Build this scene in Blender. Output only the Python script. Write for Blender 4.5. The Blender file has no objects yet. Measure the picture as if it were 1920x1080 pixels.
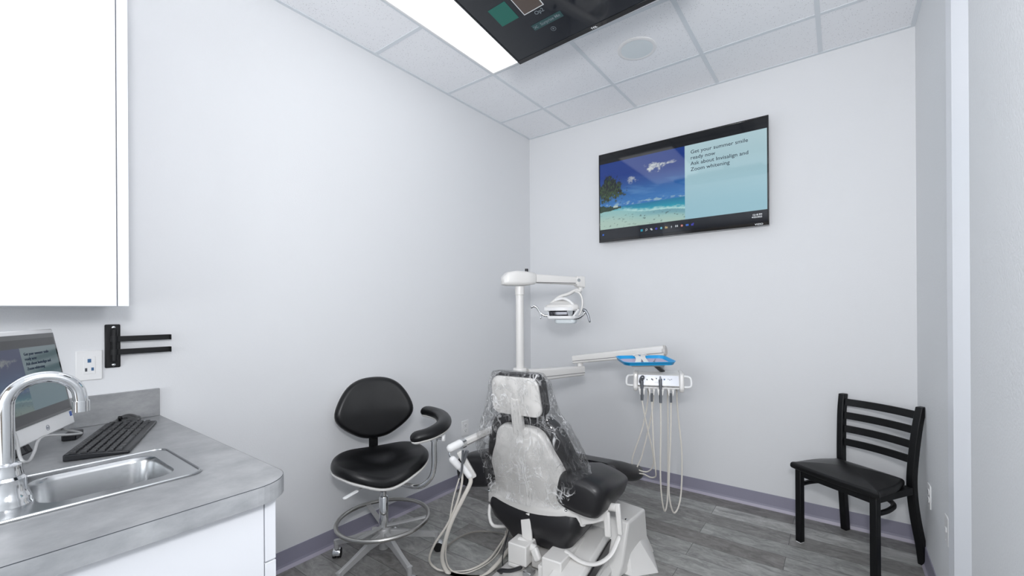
import bpy, bmesh, math, random
from mathutils import Vector, Matrix, noise

random.seed(4)
# ------------------------------------------------------------------ camera, light, exposure
SC = bpy.context.scene
COL = SC.collection
CAM = (2.3725, -3.2748, 1.3482)
YAW, ROLL, FPX, CX, CY = -0.62212, -0.00619, 801.37, 998.59, 583.22
cd = bpy.data.cameras.new('camera'); cam = bpy.data.objects.new('camera', cd); COL.objects.link(cam)
_f = Vector((math.sin(YAW), math.cos(YAW), 0)); _r = Vector((math.cos(YAW), -math.sin(YAW), 0)); _u = _r.cross(_f)
_R = math.cos(ROLL)*_r + math.sin(ROLL)*_u; _U = -math.sin(ROLL)*_r + math.cos(ROLL)*_u
m = Matrix((( _R.x, _U.x, -_f.x), (_R.y, _U.y, -_f.y), (_R.z, _U.z, -_f.z))).to_4x4()
m.translation = Vector(CAM); cam.matrix_world = m
cd.sensor_fit = 'HORIZONTAL'; cd.sensor_width = 36.0; cd.lens = FPX/1920*36
cd.shift_x = -(CX-960)/1920; cd.shift_y = (CY-540)/1920
cd.clip_start = 0.02
SC.camera = cam

def W(u, v, d):
    "world point seen at photo position (u, v), d metres deep"
    return Vector(CAM) + d*(_f + _R*((u-CX)/FPX) - _U*((v-CY)/FPX))

SC.view_settings.view_transform = 'Standard'
SC.view_settings.look = 'None'
SC.view_settings.gamma = 1.0
SC.view_settings.use_curve_mapping = False
SC.view_settings.exposure = -0.04

world = bpy.data.worlds.new('world'); SC.world = world; world.use_nodes = True
world.node_tree.nodes['Background'].inputs[0].default_value = (0.8, 0.87, 1.0, 1)
world.node_tree.nodes['Background'].inputs[1].default_value = 0.35

def area(name, loc, target, size, sizey, power, color=(1, 1, 1)):
    l = bpy.data.lights.new(name, 'AREA'); l.shape = 'RECTANGLE'; l.size = size; l.size_y = sizey
    l.energy = power; l.color = color
    o = bpy.data.objects.new(name, l); COL.objects.link(o); o.location = loc
    o.rotation_euler = (Vector(target)-Vector(loc)).to_track_quat('-Z', 'Y').to_euler()
    return o
# photographer's lamp beside the camera, and an added fill light at an invented window behind
area('camera_lamp', (2.44, -3.34, 1.76), (1.35, -1.3, 2.75), 0.28, 0.28, 34, (0.985, 0.985, 1.0))
area('rear_fill_light', (1.75, -5.45, 1.6), (1.55, 0, 1.7), 1.7, 1.5, 38, (0.95, 0.975, 1.0))
LED = 1.3

# ------------------------------------------------------------------ materials
def new_mat(name, col=(.8, .8, .8), rough=.5, metal=0.0, spec=0.5, coat=0.0, emit=None, es=0.0):
    mt = bpy.data.materials.new(name); mt.use_nodes = True
    b = mt.node_tree.nodes['Principled BSDF']
    b.inputs['Base Color'].default_value = (*col, 1); b.inputs['Roughness'].default_value = rough
    b.inputs['Metallic'].default_value = metal; b.inputs['Specular IOR Level'].default_value = spec
    b.inputs['Coat Weight'].default_value = coat
    if emit: b.inputs['Emission Color'].default_value = (*emit, 1); b.inputs['Emission Strength'].default_value = es
    return mt
def nd(mt, typ, **kw):
    n = mt.node_tree.nodes.new(typ)
    for k, v in kw.items(): setattr(n, k, v)
    return n
def lk(mt, a, b): mt.node_tree.links.new(a, b)
def bump(mt, scale, strength, dist=0.002, detail=3, coord='Object', vec=None):
    tc = nd(mt, 'ShaderNodeTexCoord'); n = nd(mt, 'ShaderNodeTexNoise'); b = nd(mt, 'ShaderNodeBump')
    n.inputs['Scale'].default_value = scale; n.inputs['Detail'].default_value = detail
    b.inputs['Strength'].default_value = strength; b.inputs['Distance'].default_value = dist
    lk(mt, tc.outputs[coord], n.inputs['Vector']); lk(mt, n.outputs['Fac'], b.inputs['Height'])
    lk(mt, b.outputs['Normal'], mt.node_tree.nodes['Principled BSDF'].inputs['Normal'])
    return n
def ramp(mt, fac, stops):
    r = nd(mt, 'ShaderNodeValToRGB')
    while len(r.color_ramp.elements) < len(stops): r.color_ramp.elements.new(0.5)
    for e, (p, c) in zip(r.color_ramp.elements, stops): e.position = p; e.color = (*c, 1)
    lk(mt, fac, r.inputs['Fac']); return r
def srgb(r, g, b):
    f = lambda c: (c/255/12.92) if c/255 <= .04045 else ((c/255+.055)/1.055)**2.4
    return (f(r), f(g), f(b))

M = {}
M['wall'] = new_mat('wall_paint', srgb(229, 230, 232), .6, spec=.3); bump(M['wall'], 170, .22, .002)
M['wall_textured'] = new_mat('orange_peel_paint', srgb(236, 238, 240), .6, spec=.3); bump(M['wall_textured'], 120, .5, .003)
M['hall'] = new_mat('hall_paint', srgb(176, 160, 142), .7); bump(M['hall'], 120, .2)
M['trim_white'] = new_mat('white_trim', srgb(240, 243, 248), .35)
M['white_lam'] = new_mat('white_laminate', srgb(246, 248, 253), .25); bump(M['white_lam'], 8, .03)
M['white_plastic'] = new_mat('white_plastic', srgb(238, 238, 238), .35)
M['cream'] = new_mat('dental_cream', srgb(226, 224, 221), .32, coat=.2); bump(M['cream'], 300, .04, .001)
M['cream_dark'] = new_mat('dental_grey', srgb(196, 193, 190), .4)
M['seam'] = new_mat('seam_shadow_gap', srgb(120, 118, 118), .6)
M['tubing'] = new_mat('silicone_tubing', srgb(222, 217, 208), .38)
M['tubing_grey'] = new_mat('grey_tubing', srgb(150, 146, 140), .4)
M['chrome'] = new_mat('chrome', (.78, .79, .8), .08, 1.0)
M['steel'] = new_mat('brushed_steel', (.46, .47, .48), .27, 1.0); bump(M['steel'], 60, .05, .001)
M['satin'] = new_mat('satin_nickel', (.50, .49, .47), .3, 1.0)
M['grey_metal'] = new_mat('grey_painted_metal', srgb(178, 178, 178), .35, .2)
M['gun'] = new_mat('gunmetal', (.25, .26, .28), .3, .85)
M['reflector_dark'] = new_mat('smoked_reflector', (.10, .10, .11), .12, .9)
M['black_plastic'] = new_mat('black_plastic', srgb(24, 25, 29), .35)
M['black_metal'] = new_mat('black_powdercoat', srgb(9, 10, 13), .45, spec=.35); bump(M['black_metal'], 500, .1, .0005)
M['vinyl'] = new_mat('black_vinyl', srgb(12, 12, 14), .34, spec=.4); bump(M['vinyl'], 420, .16, .0006)
M['vinyl_soft'] = new_mat('black_upholstery', srgb(27, 26, 29), .36, spec=.55)
M['base_vinyl'] = new_mat('vinyl_baseboard', srgb(148, 146, 163), .45)
M['base_toe'] = new_mat('vinyl_baseboard_toe', srgb(178, 173, 188), .4)
M['tbar'] = new_mat('ceiling_bar', srgb(222, 227, 232), .5)
M['glossblack'] = new_mat('gloss_black', srgb(10, 11, 13), .12, coat=.5)
M['blue_tray'] = new_mat('blue_tray', srgb(30, 160, 222), .35)
M['lilac'] = new_mat('lilac_paper', srgb(205, 196, 220), .8)
M['cotton'] = new_mat('white_paper', srgb(240, 240, 238), .8)
M['rubber'] = new_mat('black_rubber', srgb(16, 16, 18), .6)
M['led'] = new_mat('led_diffuser', (1, 1, 1), .5, emit=(0.93, 0.96, 1.0), es=LED)
M['blue_sticker'] = new_mat('blue_sticker', srgb(50, 90, 170), .4)
M['slot'] = new_mat('dark_slot', srgb(70, 74, 80), .6)
M['port'] = new_mat('blue_port', srgb(52, 96, 140), .5)
M['letter_dark'] = new_mat('screen_lettering', (0, 0, 0), .5, emit=srgb(22, 40, 66), es=.6)
M['letter_light'] = new_mat('pale_lettering', srgb(225, 228, 230), .5, emit=srgb(210, 215, 220), es=.6)
M['silver_mark'] = new_mat('silver_mark', srgb(150, 155, 165), .4, .3)
M['added_window_glow'] = new_mat('window_fill_glow', (0, 0, 0), .5, emit=(.8, .9, 1), es=1.2)  # glow of the added, unseen rear window

# laminate counter: mottled grey concrete pattern
mt = M['counter'] = new_mat('concrete_laminate', (.4, .4, .4), .34)
tc = nd(mt, 'ShaderNodeTexCoord'); n1 = nd(mt, 'ShaderNodeTexNoise'); n1.inputs['Scale'].default_value = 7; n1.inputs['Detail'].default_value = 8; n1.inputs['Roughness'].default_value = .65
mp = nd(mt, 'ShaderNodeMapping'); mp.inputs['Scale'].default_value = (1, 1.0, 1.8)
lk(mt, tc.outputs['Object'], mp.inputs[0]); lk(mt, mp.outputs[0], n1.inputs['Vector'])
r = ramp(mt, n1.outputs['Fac'], [(.28, srgb(128, 130, 132)), (.5, srgb(150, 151, 153)), (.74, srgb(172, 173, 174))])
lk(mt, r.outputs[0], mt.node_tree.nodes['Principled BSDF'].inputs['Base Color'])

# ceiling tile with pin holes
mt = M['tile'] = new_mat('mineral_tile', (.8, .8, .8), .9, spec=.1)
tc = nd(mt, 'ShaderNodeTexCoord'); vo = nd(mt, 'ShaderNodeTexVoronoi'); vo.inputs['Scale'].default_value = 95
n2 = nd(mt, 'ShaderNodeTexNoise'); n2.inputs['Scale'].default_value = 60; n2.inputs['Detail'].default_value = 4
lk(mt, tc.outputs['Object'], vo.inputs['Vector']); lk(mt, tc.outputs['Object'], n2.inputs['Vector'])
r1 = ramp(mt, vo.outputs['Distance'], [(.12, (0, 0, 0)), (.2, (1, 1, 1))])
r2 = ramp(mt, n2.outputs['Fac'], [(.45, (0, 0, 0)), (.6, (1, 1, 1))])
mx = nd(mt, 'ShaderNodeMath', operation='MAXIMUM'); lk(mt, r1.outputs[0], mx.inputs[0]); lk(mt, r2.outputs[0], mx.inputs[1])
r3 = ramp(mt, mx.outputs[0], [(0, srgb(172, 172, 175)), (1, srgb(247, 248, 251))])
lk(mt, r3.outputs[0], mt.node_tree.nodes['Principled BSDF'].inputs['Base Color'])

# vinyl plank floor: planks 0.152 m wide running along x
mt = M['floor'] = new_mat('vinyl_plank', (.2, .2, .2), .42, spec=.4)
tc = nd(mt, 'ShaderNodeTexCoord'); br = nd(mt, 'ShaderNodeTexBrick')
br.offset = .37; br.offset_frequency = 2; br.squash = 1.0
br.inputs['Scale'].default_value = 1.0; br.inputs['Brick Width'].default_value = 1.22; br.inputs['Row Height'].default_value = .145
br.inputs['Mortar Size'].default_value = .0012; br.inputs['Mortar Smooth'].default_value = .2; br.inputs['Bias'].default_value = 0
br.inputs['Color1'].default_value = (0, 0, 0, 1); br.inputs['Color2'].default_value = (1, 1, 1, 1); br.inputs['Mortar'].default_value = (0, 0, 0, 1)
mpf = nd(mt, 'ShaderNodeMapping'); mpf.inputs['Location'].default_value = (.31, .002, 0)
lk(mt, tc.outputs['Object'], mpf.inputs[0]); lk(mt, mpf.outputs[0], br.inputs['Vector'])
# streaky marble grain, shifted per plank
mp = nd(mt, 'ShaderNodeMapping'); mp.inputs['Scale'].default_value = (1.0, 2.3, 1)
ad = nd(mt, 'ShaderNodeVectorMath', operation='MULTIPLY_ADD'); ad.inputs[1].default_value = (17, 9, 31)
lk(mt, tc.outputs['Object'], mp.inputs[0]); lk(mt, br.outputs['Color'], ad.inputs[0]); lk(mt, mp.outputs[0], ad.inputs[2])
ng = nd(mt, 'ShaderNodeTexNoise'); ng.inputs['Scale'].default_value = 9; ng.inputs['Detail'].default_value = 10; ng.inputs['Roughness'].default_value = .72; ng.inputs['Distortion'].default_value = .8
lk(mt, ad.outputs[0], ng.inputs['Vector'])
rb = ramp(mt, br.outputs['Color'], [(0, srgb(128, 125, 122)), (.3, srgb(147, 145, 142)), (.55, srgb(170, 171, 168)), (.8, srgb(138, 136, 133)), (1, srgb(184, 184, 181))])
rg = ramp(mt, ng.outputs['Fac'], [(.3, (.5, .5, .5)), (.5, (.9, .9, .9)), (.7, (1.35, 1.35, 1.36))])
mul = nd(mt, 'ShaderNodeMix', data_type='RGBA', blend_type='MULTIPLY'); mul.inputs[0].default_value = 1
lk(mt, rb.outputs[0], mul.inputs[6]); lk(mt, rg.outputs[0], mul.inputs[7])
mo = nd(mt, 'ShaderNodeMix', data_type='RGBA', blend_type='MIX'); lk(mt, br.outputs['Fac'], mo.inputs[0]); lk(mt, mul.outputs[2], mo.inputs[6]); mo.inputs[7].default_value = (*srgb(70, 70, 70), 1)
lk(mt, mo.outputs[2], mt.node_tree.nodes['Principled BSDF'].inputs['Base Color'])

# screens: colour comes from a per-vertex picture, seen through glossy glass
def screen_mat(name, strength, rough=.06):
    mt = new_mat(name, (.004, .004, .005), rough, spec=.6)
    a = nd(mt, 'ShaderNodeVertexColor', layer_name='picture')
    b = mt.node_tree.nodes['Principled BSDF']
    lk(mt, a.outputs['Color'], b.inputs['Emission Color']); b.inputs['Emission Strength'].default_value = strength
    return mt
M['screen'] = screen_mat('television_picture', .8)
M['screen_pc'] = screen_mat('monitor_picture', .17, .12)
M['screen_dark'] = screen_mat('ceiling_television_picture', .8)

# clear crumpled film
mt = M['film'] = bpy.data.materials.new('clear_film'); mt.use_nodes = True
nt = mt.node_tree; nt.nodes.clear()
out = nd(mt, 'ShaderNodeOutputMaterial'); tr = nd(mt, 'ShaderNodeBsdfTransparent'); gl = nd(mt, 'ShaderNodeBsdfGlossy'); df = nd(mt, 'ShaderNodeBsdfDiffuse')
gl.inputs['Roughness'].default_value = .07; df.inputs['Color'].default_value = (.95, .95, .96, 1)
tc = nd(mt, 'ShaderNodeTexCoord'); nn = nd(mt, 'ShaderNodeTexNoise'); nn.noise_type = 'RIDGED_MULTIFRACTAL'; nn.inputs['Scale'].default_value = 6; nn.inputs['Detail'].default_value = 3; nn.inputs['Distortion'].default_value = .9
mpp = nd(mt, 'ShaderNodeMapping'); mpp.inputs['Scale'].default_value = (1.8, 1.8, .8); lk(mt, tc.outputs['Object'], mpp.inputs[0]); lk(mt, mpp.outputs[0], nn.inputs['Vector'])
bp_ = nd(mt, 'ShaderNodeBump'); bp_.inputs['Strength'].default_value = 1.0; bp_.inputs['Distance'].default_value = .03
bp_in = bp_.inputs['Height']; lk(mt, bp_.outputs[0], gl.inputs['Normal'])
fr = nd(mt, 'ShaderNodeFresnel'); fr.inputs[0].default_value = 1.5; lk(mt, bp_.outputs[0], fr.inputs['Normal'])
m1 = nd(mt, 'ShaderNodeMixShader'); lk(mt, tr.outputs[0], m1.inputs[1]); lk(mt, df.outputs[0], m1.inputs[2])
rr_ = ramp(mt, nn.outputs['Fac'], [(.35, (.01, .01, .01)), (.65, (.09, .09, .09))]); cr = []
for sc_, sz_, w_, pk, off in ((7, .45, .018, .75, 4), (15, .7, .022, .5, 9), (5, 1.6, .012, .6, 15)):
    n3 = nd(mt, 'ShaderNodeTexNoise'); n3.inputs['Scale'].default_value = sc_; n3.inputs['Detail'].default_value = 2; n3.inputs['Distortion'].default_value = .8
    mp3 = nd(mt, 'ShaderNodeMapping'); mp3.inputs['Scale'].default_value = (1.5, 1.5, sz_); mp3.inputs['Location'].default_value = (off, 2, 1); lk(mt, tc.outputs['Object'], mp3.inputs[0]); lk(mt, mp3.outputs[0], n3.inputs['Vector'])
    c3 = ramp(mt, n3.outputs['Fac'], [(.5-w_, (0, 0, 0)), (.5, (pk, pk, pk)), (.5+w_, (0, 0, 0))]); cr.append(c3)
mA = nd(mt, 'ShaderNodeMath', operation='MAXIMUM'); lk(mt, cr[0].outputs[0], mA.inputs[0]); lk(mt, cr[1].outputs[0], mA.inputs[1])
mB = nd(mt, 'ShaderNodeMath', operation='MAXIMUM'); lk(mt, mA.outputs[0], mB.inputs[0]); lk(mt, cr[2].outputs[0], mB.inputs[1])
# white streaks painted for crease glints and fold whitening, where the film bunches
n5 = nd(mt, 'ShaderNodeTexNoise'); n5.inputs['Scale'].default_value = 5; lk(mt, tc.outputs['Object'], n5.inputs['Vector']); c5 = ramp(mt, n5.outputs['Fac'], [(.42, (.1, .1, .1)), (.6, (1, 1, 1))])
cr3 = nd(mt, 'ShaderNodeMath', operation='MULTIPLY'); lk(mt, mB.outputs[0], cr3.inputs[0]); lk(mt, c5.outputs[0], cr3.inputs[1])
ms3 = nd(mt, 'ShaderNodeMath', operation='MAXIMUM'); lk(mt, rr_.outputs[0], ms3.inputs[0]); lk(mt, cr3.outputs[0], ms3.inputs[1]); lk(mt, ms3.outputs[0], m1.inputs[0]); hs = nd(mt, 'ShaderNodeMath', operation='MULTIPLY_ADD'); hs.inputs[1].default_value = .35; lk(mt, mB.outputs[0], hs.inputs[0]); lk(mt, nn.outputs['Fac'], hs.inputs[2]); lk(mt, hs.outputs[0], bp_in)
m2 = nd(mt, 'ShaderNodeMixShader'); mth = nd(mt, 'ShaderNodeMath', operation='MULTIPLY_ADD'); mth.inputs[1].default_value = .5; mth.inputs[2].default_value = .01
lk(mt, fr.outputs[0], mth.inputs[0]); lk(mt, mth.outputs[0], m2.inputs[0]); lk(mt, m1.outputs[0], m2.inputs[1]); lk(mt, gl.outputs[0], m2.inputs[2])
lk(mt, m2.outputs[0], out.inputs[0])

# ------------------------------------------------------------------ mesh helpers
V = Vector
def catmull(pts, n=8, closed=False):
    pts = [V(p) for p in pts]; out = []; L = len(pts)
    rng = range(L if closed else L-1)
    for i in rng:
        if closed: p0, p1, p2, p3 = pts[(i-1) % L], pts[i], pts[(i+1) % L], pts[(i+2) % L]
        else: p0, p1, p2, p3 = pts[max(i-1, 0)], pts[i], pts[i+1], pts[min(i+2, L-1)]
        for k in range(n):
            t = k/n
            out.append(.5*((2*p1)+(p2-p0)*t+(2*p0-5*p1+4*p2-p3)*t*t+(3*p1-p0-3*p2+p3)*t**3))
    if not closed: out.append(pts[-1])
    return out
def rr(w, h, r, n=6, cx=0, cy=0):
    o = []
    for (sx, sy, a0) in ((1, 1, 0), (-1, 1, 90), (-1, -1, 180), (1, -1, 270)):
        for k in range(n+1):
            a = math.radians(a0+90*k/n); o.append((cx+sx*(w/2-r)+r*math.cos(a), cy+sy*(h/2-r)+r*math.sin(a)))
    return o
def frame(o, x, y, z=None):
    x = V(x).normalized(); y = V(y); y = (y-x*y.dot(x)).normalized(); z = x.cross(y)
    mm = Matrix(((x.x, y.x, z.x), (x.y, y.y, z.y), (x.z, y.z, z.z))).to_4x4(); mm.translation = V(o); return mm
class MB:
    def __init__(s, mat=None): s.v = []; s.f = []; s.m = mat or Matrix()
    def add(s, vs, fs, mat=None):
        mm = s.m @ mat if mat else s.m; b = len(s.v)
        s.v += [mm @ V(p) for p in vs]; s.f += [[b+i for i in f] for f in fs]; return s
    def box(s, x0, y0, z0, x1, y1, z1, mat=None):
        return s.add([(x, y, z) for z in (z0, z1) for y in (y0, y1) for x in (x0, x1)],
                     [(0, 2, 3, 1), (4, 5, 7, 6), (0, 1, 5, 4), (2, 6, 7, 3), (0, 4, 6, 2), (1, 3, 7, 5)], mat)
    def beam(s, p, q, w, h, up=(0, 0, 1), w2=None, h2=None):
        p, q = V(p), V(q); d = (q-p).normalized(); x = d.cross(V(up)).normalized(); u = x.cross(d)
        w2 = w2 or w; h2 = h2 or h; vs = []
        for c, ww, hh in ((p, w, h), (q, w2, h2)):
            for a, b in ((-1, -1), (1, -1), (1, 1), (-1, 1)): vs.append(c+x*a*ww/2+u*b*hh/2)
        return s.add(vs, [(0, 1, 2, 3), (7, 6, 5, 4), (0, 4, 5, 1), (1, 5, 6, 2), (2, 6, 7, 3), (3, 7, 4, 0)])
    def loft(s, rings, cap=True, closed=True, mat=None):
        n = len(rings[0]); vs = [p for r_ in rings for p in r_]; fs = []
        for i in range(len(rings)-1):
            for j in range(n if closed else n-1):
                k = (j+1) % n; fs.append((i*n+j, i*n+k, (i+1)*n+k, (i+1)*n+j))
        if cap: fs.append(list(range(n))[::-1]); fs.append([(len(rings)-1)*n+j for j in range(n)])
        return s.add(vs, fs, mat)
    def tube(s, pts, r, n=10, sub=6, closed=False, r2=None, ends='flat', flat=1.0, up=None):
        P = catmull(pts, sub, closed) if sub else [V(p) for p in pts]
        L = len(P); rings = []; prev = None
        for i, p in enumerate(P):
            if closed: t = P[(i+1) % L]-P[i-1]
            else: t = P[min(i+1, L-1)]-P[max(i-1, 0)]
            t.normalize()
            if prev is None:
                a = V(up) if up else (V((0, 0, 1)) if abs(t.z) < .9 else V((1, 0, 0)))
            else: a = prev
            if up: a = V(up)
            a = (a-t*a.dot(t)).normalized(); prev = a; b = t.cross(a)
            rad = r if r2 is None else r+(r2-r)*i/(L-1)
            rings.append((p, a, b, t, rad))
        def ring(p, a, b, rad): return [p+(a*math.cos(2*math.pi*k/n)*flat+b*math.sin(2*math.pi*k/n))*rad for k in range(n)]
        R = []
        if ends == 'round' and not closed:
            p, a, b, t, rad = rings[0]
            for k in range(1, 5): th = math.pi/2*(1-k/5); R.append(ring(p-t*rad*math.sin(th), a, b, rad*math.cos(th)))
        R += [ring(p, a, b, rad) for p, a, b, t, rad in rings]
        if ends == 'round' and not closed:
            p, a, b, t, rad = rings[-1]
            for k in range(1, 5): th = math.pi/2*k/5; R.append(ring(p+t*rad*math.sin(th), a, b, rad*math.cos(th)))
        if closed: R.append(R[0])
        return s.loft(R, cap=not closed)
    def cyl(s, p, q, r, r2=None, n=20): return s.tube([p, q], r, n=n, sub=0, r2=r2)
    def lathe(s, prof, mat=None, n=28):
        rings = [[V((r*math.cos(2*math.pi*k/n), r*math.sin(2*math.pi*k/n), z)) for k in range(n)] for r, z in prof]
        return s.loft(rings, True, True, mat)
    def prism(s, poly, z0, z1, mat=None):
        return s.loft([[V((x, y, z0)) for x, y in poly], [V((x, y, z1)) for x, y in poly]], True, True, mat)
    def pad(s, outline, t, re=None, dome=0.0, mat=None, bend=None, rb=None, rings=7, nd_=6):
        "cushion: rounded edges, crowned top; outline in xy, thickness t along z"
        re = re if re is not None else t/2; rb = re if rb is None else rb
        cx = sum(p[0] for p in outline)/len(outline); cy = sum(p[1] for p in outline)/len(outline)
        ext = max(math.hypot(p[0]-cx, p[1]-cy) for p in outline)
        def inset(d):
            k = 1-d/ext; return [((p[0]-cx)*k+cx, (p[1]-cy)*k+cy) for p in outline]
        R = []
        for k in range(5): R.append([(x, y, 0.0) for x, y in inset(ext*(1-(k+.12)/5)+rb*((k+.12)/5))]) if k else R.append([(x, y, 0.0) for x, y in inset(ext*.97)])
        for k in range(rings+1): a = math.pi/2*k/rings; R.append([(x, y, rb-rb*math.cos(a)) for x, y in inset(rb-rb*math.sin(a))])
        for k in range(rings+1): a = math.pi/2*k/rings; R.append([(x, y, t-re+re*math.sin(a)) for x, y in inset(re-re*math.cos(a))])
        for k in range(1, nd_+1):
            q = k/nd_; d = re+(ext*.985-re)*q; R.append([(x, y, t+dome*(1-(1-q)**2)) for x, y in inset(d)])
        if bend: R = [[bend(*p) for p in r_] for r_ in R]
        return s.loft([[V(p) for p in r_] for r_ in R], True, True, mat)
    def ball(s, c, r, mat=None, n=14, sc=(1, 1, 1)):
        c = V(c); R = []
        for i in range(1, n):
            a = math.pi*i/n; R.append([c+V((r*sc[0]*math.sin(a)*math.cos(2*math.pi*k/n), r*sc[1]*math.sin(a)*math.sin(2*math.pi*k/n), -r*sc[2]*math.cos(a))) for k in range(n)])
        return s.loft(R, True, True, mat)
def obj(name, mb, mat, parent=None, bevel=0, seg=2, smooth=35, world=True, label=None, sub=0):
    me = bpy.data.meshes.new(name)
    inv = parent_matrix(parent).inverted() if (parent is not None and world) else Matrix()
    me.from_pydata([inv @ p for p in mb.v], [], mb.f)
    bm = bmesh.new(); bm.from_mesh(me); bmesh.ops.recalc_face_normals(bm, faces=bm.faces); bm.to_mesh(me); bm.free()
    me.validate()
    o = bpy.data.objects.new(name, me); COL.objects.link(o)
    o.data.materials.append(M[mat] if isinstance(mat, str) else mat)
    if smooth:
        me.shade_smooth()
        try: me.set_sharp_from_angle(angle=math.radians(smooth))
        except Exception: pass
    if bevel:
        b = o.modifiers.new('bevel', 'BEVEL'); b.width = bevel; b.segments = seg; b.limit_method = 'ANGLE'; b.angle_limit = math.radians(40)
        b.harden_normals = False
        me.shade_smooth(); 
        try: me.set_sharp_from_angle(angle=math.radians(60))
        except Exception: pass
    if sub:
        b = o.modifiers.new('sub', 'SUBSURF'); b.levels = sub; b.render_levels = sub
    if parent is not None: o.parent = parent
    if label: o['label'] = label
    return o
def parent_matrix(p):
    mm = p.matrix_basis.copy()
    while p.parent is not None: p = p.parent; mm = p.matrix_basis @ mm
    return mm
def thing(name, label, cat, loc=(0, 0, 0), rz=0, group=None):
    o = bpy.data.objects.new(name, None); COL.objects.link(o); o.empty_display_size = .05
    o.matrix_basis = Matrix.Translation(V(loc)) @ Matrix.Rotation(rz, 4, 'Z')
    o['label'] = label; o['category'] = cat
    if group: o['group'] = group
    return o
def tag(o, label, cat, group=None):
    o['label'] = label; o['category'] = cat
    if group: o['group'] = group
    return o
def struct(name, mb, mat, **kw):
    o = obj(name, mb, mat, **kw)
    if kw.get('parent') is None: o['kind'] = 'structure'
    return o
def text(name, s, size, mat, mm, parent, align='LEFT', depth=.0004, sx=1.0):
    c = bpy.data.curves.new(name, 'FONT'); c.body = s; c.size = size; c.align_x = align; c.extrude = depth; c.offset = size*.004 if size > .02 else 0; c.resolution_u = 3; c.space_line = 1.0
    t = bpy.data.objects.new(name, c); COL.objects.link(t)
    dg = bpy.context.evaluated_depsgraph_get(); me = bpy.data.meshes.new_from_object(t.evaluated_get(dg))
    bpy.data.objects.remove(t); bpy.data.curves.remove(c)
    me.transform(parent_matrix(parent).inverted() @ mm @ Matrix.Diagonal((sx, 1, 1, 1)))
    o = bpy.data.objects.new(name, me); COL.objects.link(o); me.materials.clear(); me.materials.append(M[mat]); o.parent = parent
    return o
def curve_slab(name, outlines, z0, z1, mat, parent=None):
    c = bpy.data.curves.new(name, 'CURVE'); c.dimensions = '2D'; c.fill_mode = 'BOTH'; c.extrude = (z1-z0)/2
    for ol in outlines:
        sp = c.splines.new('POLY'); sp.points.add(len(ol)-1); sp.use_cyclic_u = True
        for p, q in zip(sp.points, ol): p.co = (q[0], q[1], 0, 1)
    t = bpy.data.objects.new(name, c); COL.objects.link(t)
    dg = bpy.context.evaluated_depsgraph_get(); me = bpy.data.meshes.new_from_object(t.evaluated_get(dg))
    bpy.data.objects.remove(t); bpy.data.curves.remove(c)
    mm = Matrix.Translation((0, 0, (z0+z1)/2))
    if parent is not None: mm = parent_matrix(parent).inverted() @ mm
    me.transform(mm)
    bm = bmesh.new(); bm.from_mesh(me); bmesh.ops.remove_doubles(bm, verts=bm.verts, dist=1e-5); bm.to_mesh(me); bm.free()
    o = bpy.data.objects.new(name, me); COL.objects.link(o); me.materials.clear(); me.materials.append(M[mat])
    for p_ in me.polygons: p_.use_smooth = False
    if parent is not None: o.parent = parent
    return o

# ------------------------------------------------------------------ room shell
H, RW, YB = 2.971, 2.735, -5.6
struct('floor', MB().box(-.12, YB, -.1, 2.9, .12, 0), 'floor', smooth=0)
struct('wall_left', MB().box(-.12, YB, 0, 0, .12, H+.1), 'wall', smooth=0)
struct('wall_back', MB().box(0, 0, 0, RW, .12, H+.1), 'wall', smooth=0)
struct('wall_right', MB().box(RW, YB, 0, RW+.12, .12, H+.1), 'wall_textured', smooth=0)
wr = MB(); WX0, WX1 = .8, 2.6
wr.box(0, YB-.1, 0, WX0, YB, H+.1); wr.box(WX1, YB-.1, 0, RW, YB, H+.1); wr.box(WX0, YB-.1, 0, WX1, YB, .8); wr.box(WX0, YB-.1, 2.4, WX1, YB, H+.1)
struct('wall_rear', wr, 'hall', smooth=0)
struct('added_window', MB().box(WX0, YB-.08, .8, WX1, YB-.06, 2.4), 'added_window_glow', smooth=0)  # made-up glowing pane, out of view, goes with the rear fill light
# white frame standing proud of the right wall
struct('trim_1', MB().box(RW-.030, -1.145, 0, RW, -1.045, H-.004), 'trim_white', bevel=.003)
struct('trim_2', MB().prism([(RW-.030, -1.1455), (RW, -1.1455), (RW, -1.225)], 0, H-.004), 'trim_white', smooth=0)
# cove baseboards
def baseboard(name, p, q, inward):
    p, q, i = V(p), V(q), V(inward); d = q-p
    prof = [(0, .0, .102), (.004, 0, .102), (.006, 0, .03), (.009, 0, .018), (0, 0, .018)]
    mb = MB(); mb.loft([[p+i*a+V((0, 0, z)) for a, _, z in prof], [q+i*a+V((0, 0, z)) for a, _, z in prof]])
    o = struct(name, mb, 'base_vinyl', smooth=0)
    t = MB(); pr = [(0, .0185), (.0085, .0185), (.016, .004), (.017, .0), (0, 0)]
    t.loft([[p+i*a+V((0, 0, z)) for a, z in pr], [q+i*a+V((0, 0, z)) for a, z in pr]]); obj('toe_strip', t, 'base_toe', o, smooth=0)
baseboard('baseboard_back', (0, 0, 0), (RW, 0, 0), (0, -1, 0))
baseboard('baseboard_left', (0, -2.74, 0), (0, 0, 0), (1, 0, 0))
baseboard('baseboard_right', (RW, 0, 0), (RW, -.97, 0), (-1, 0, 0))
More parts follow.
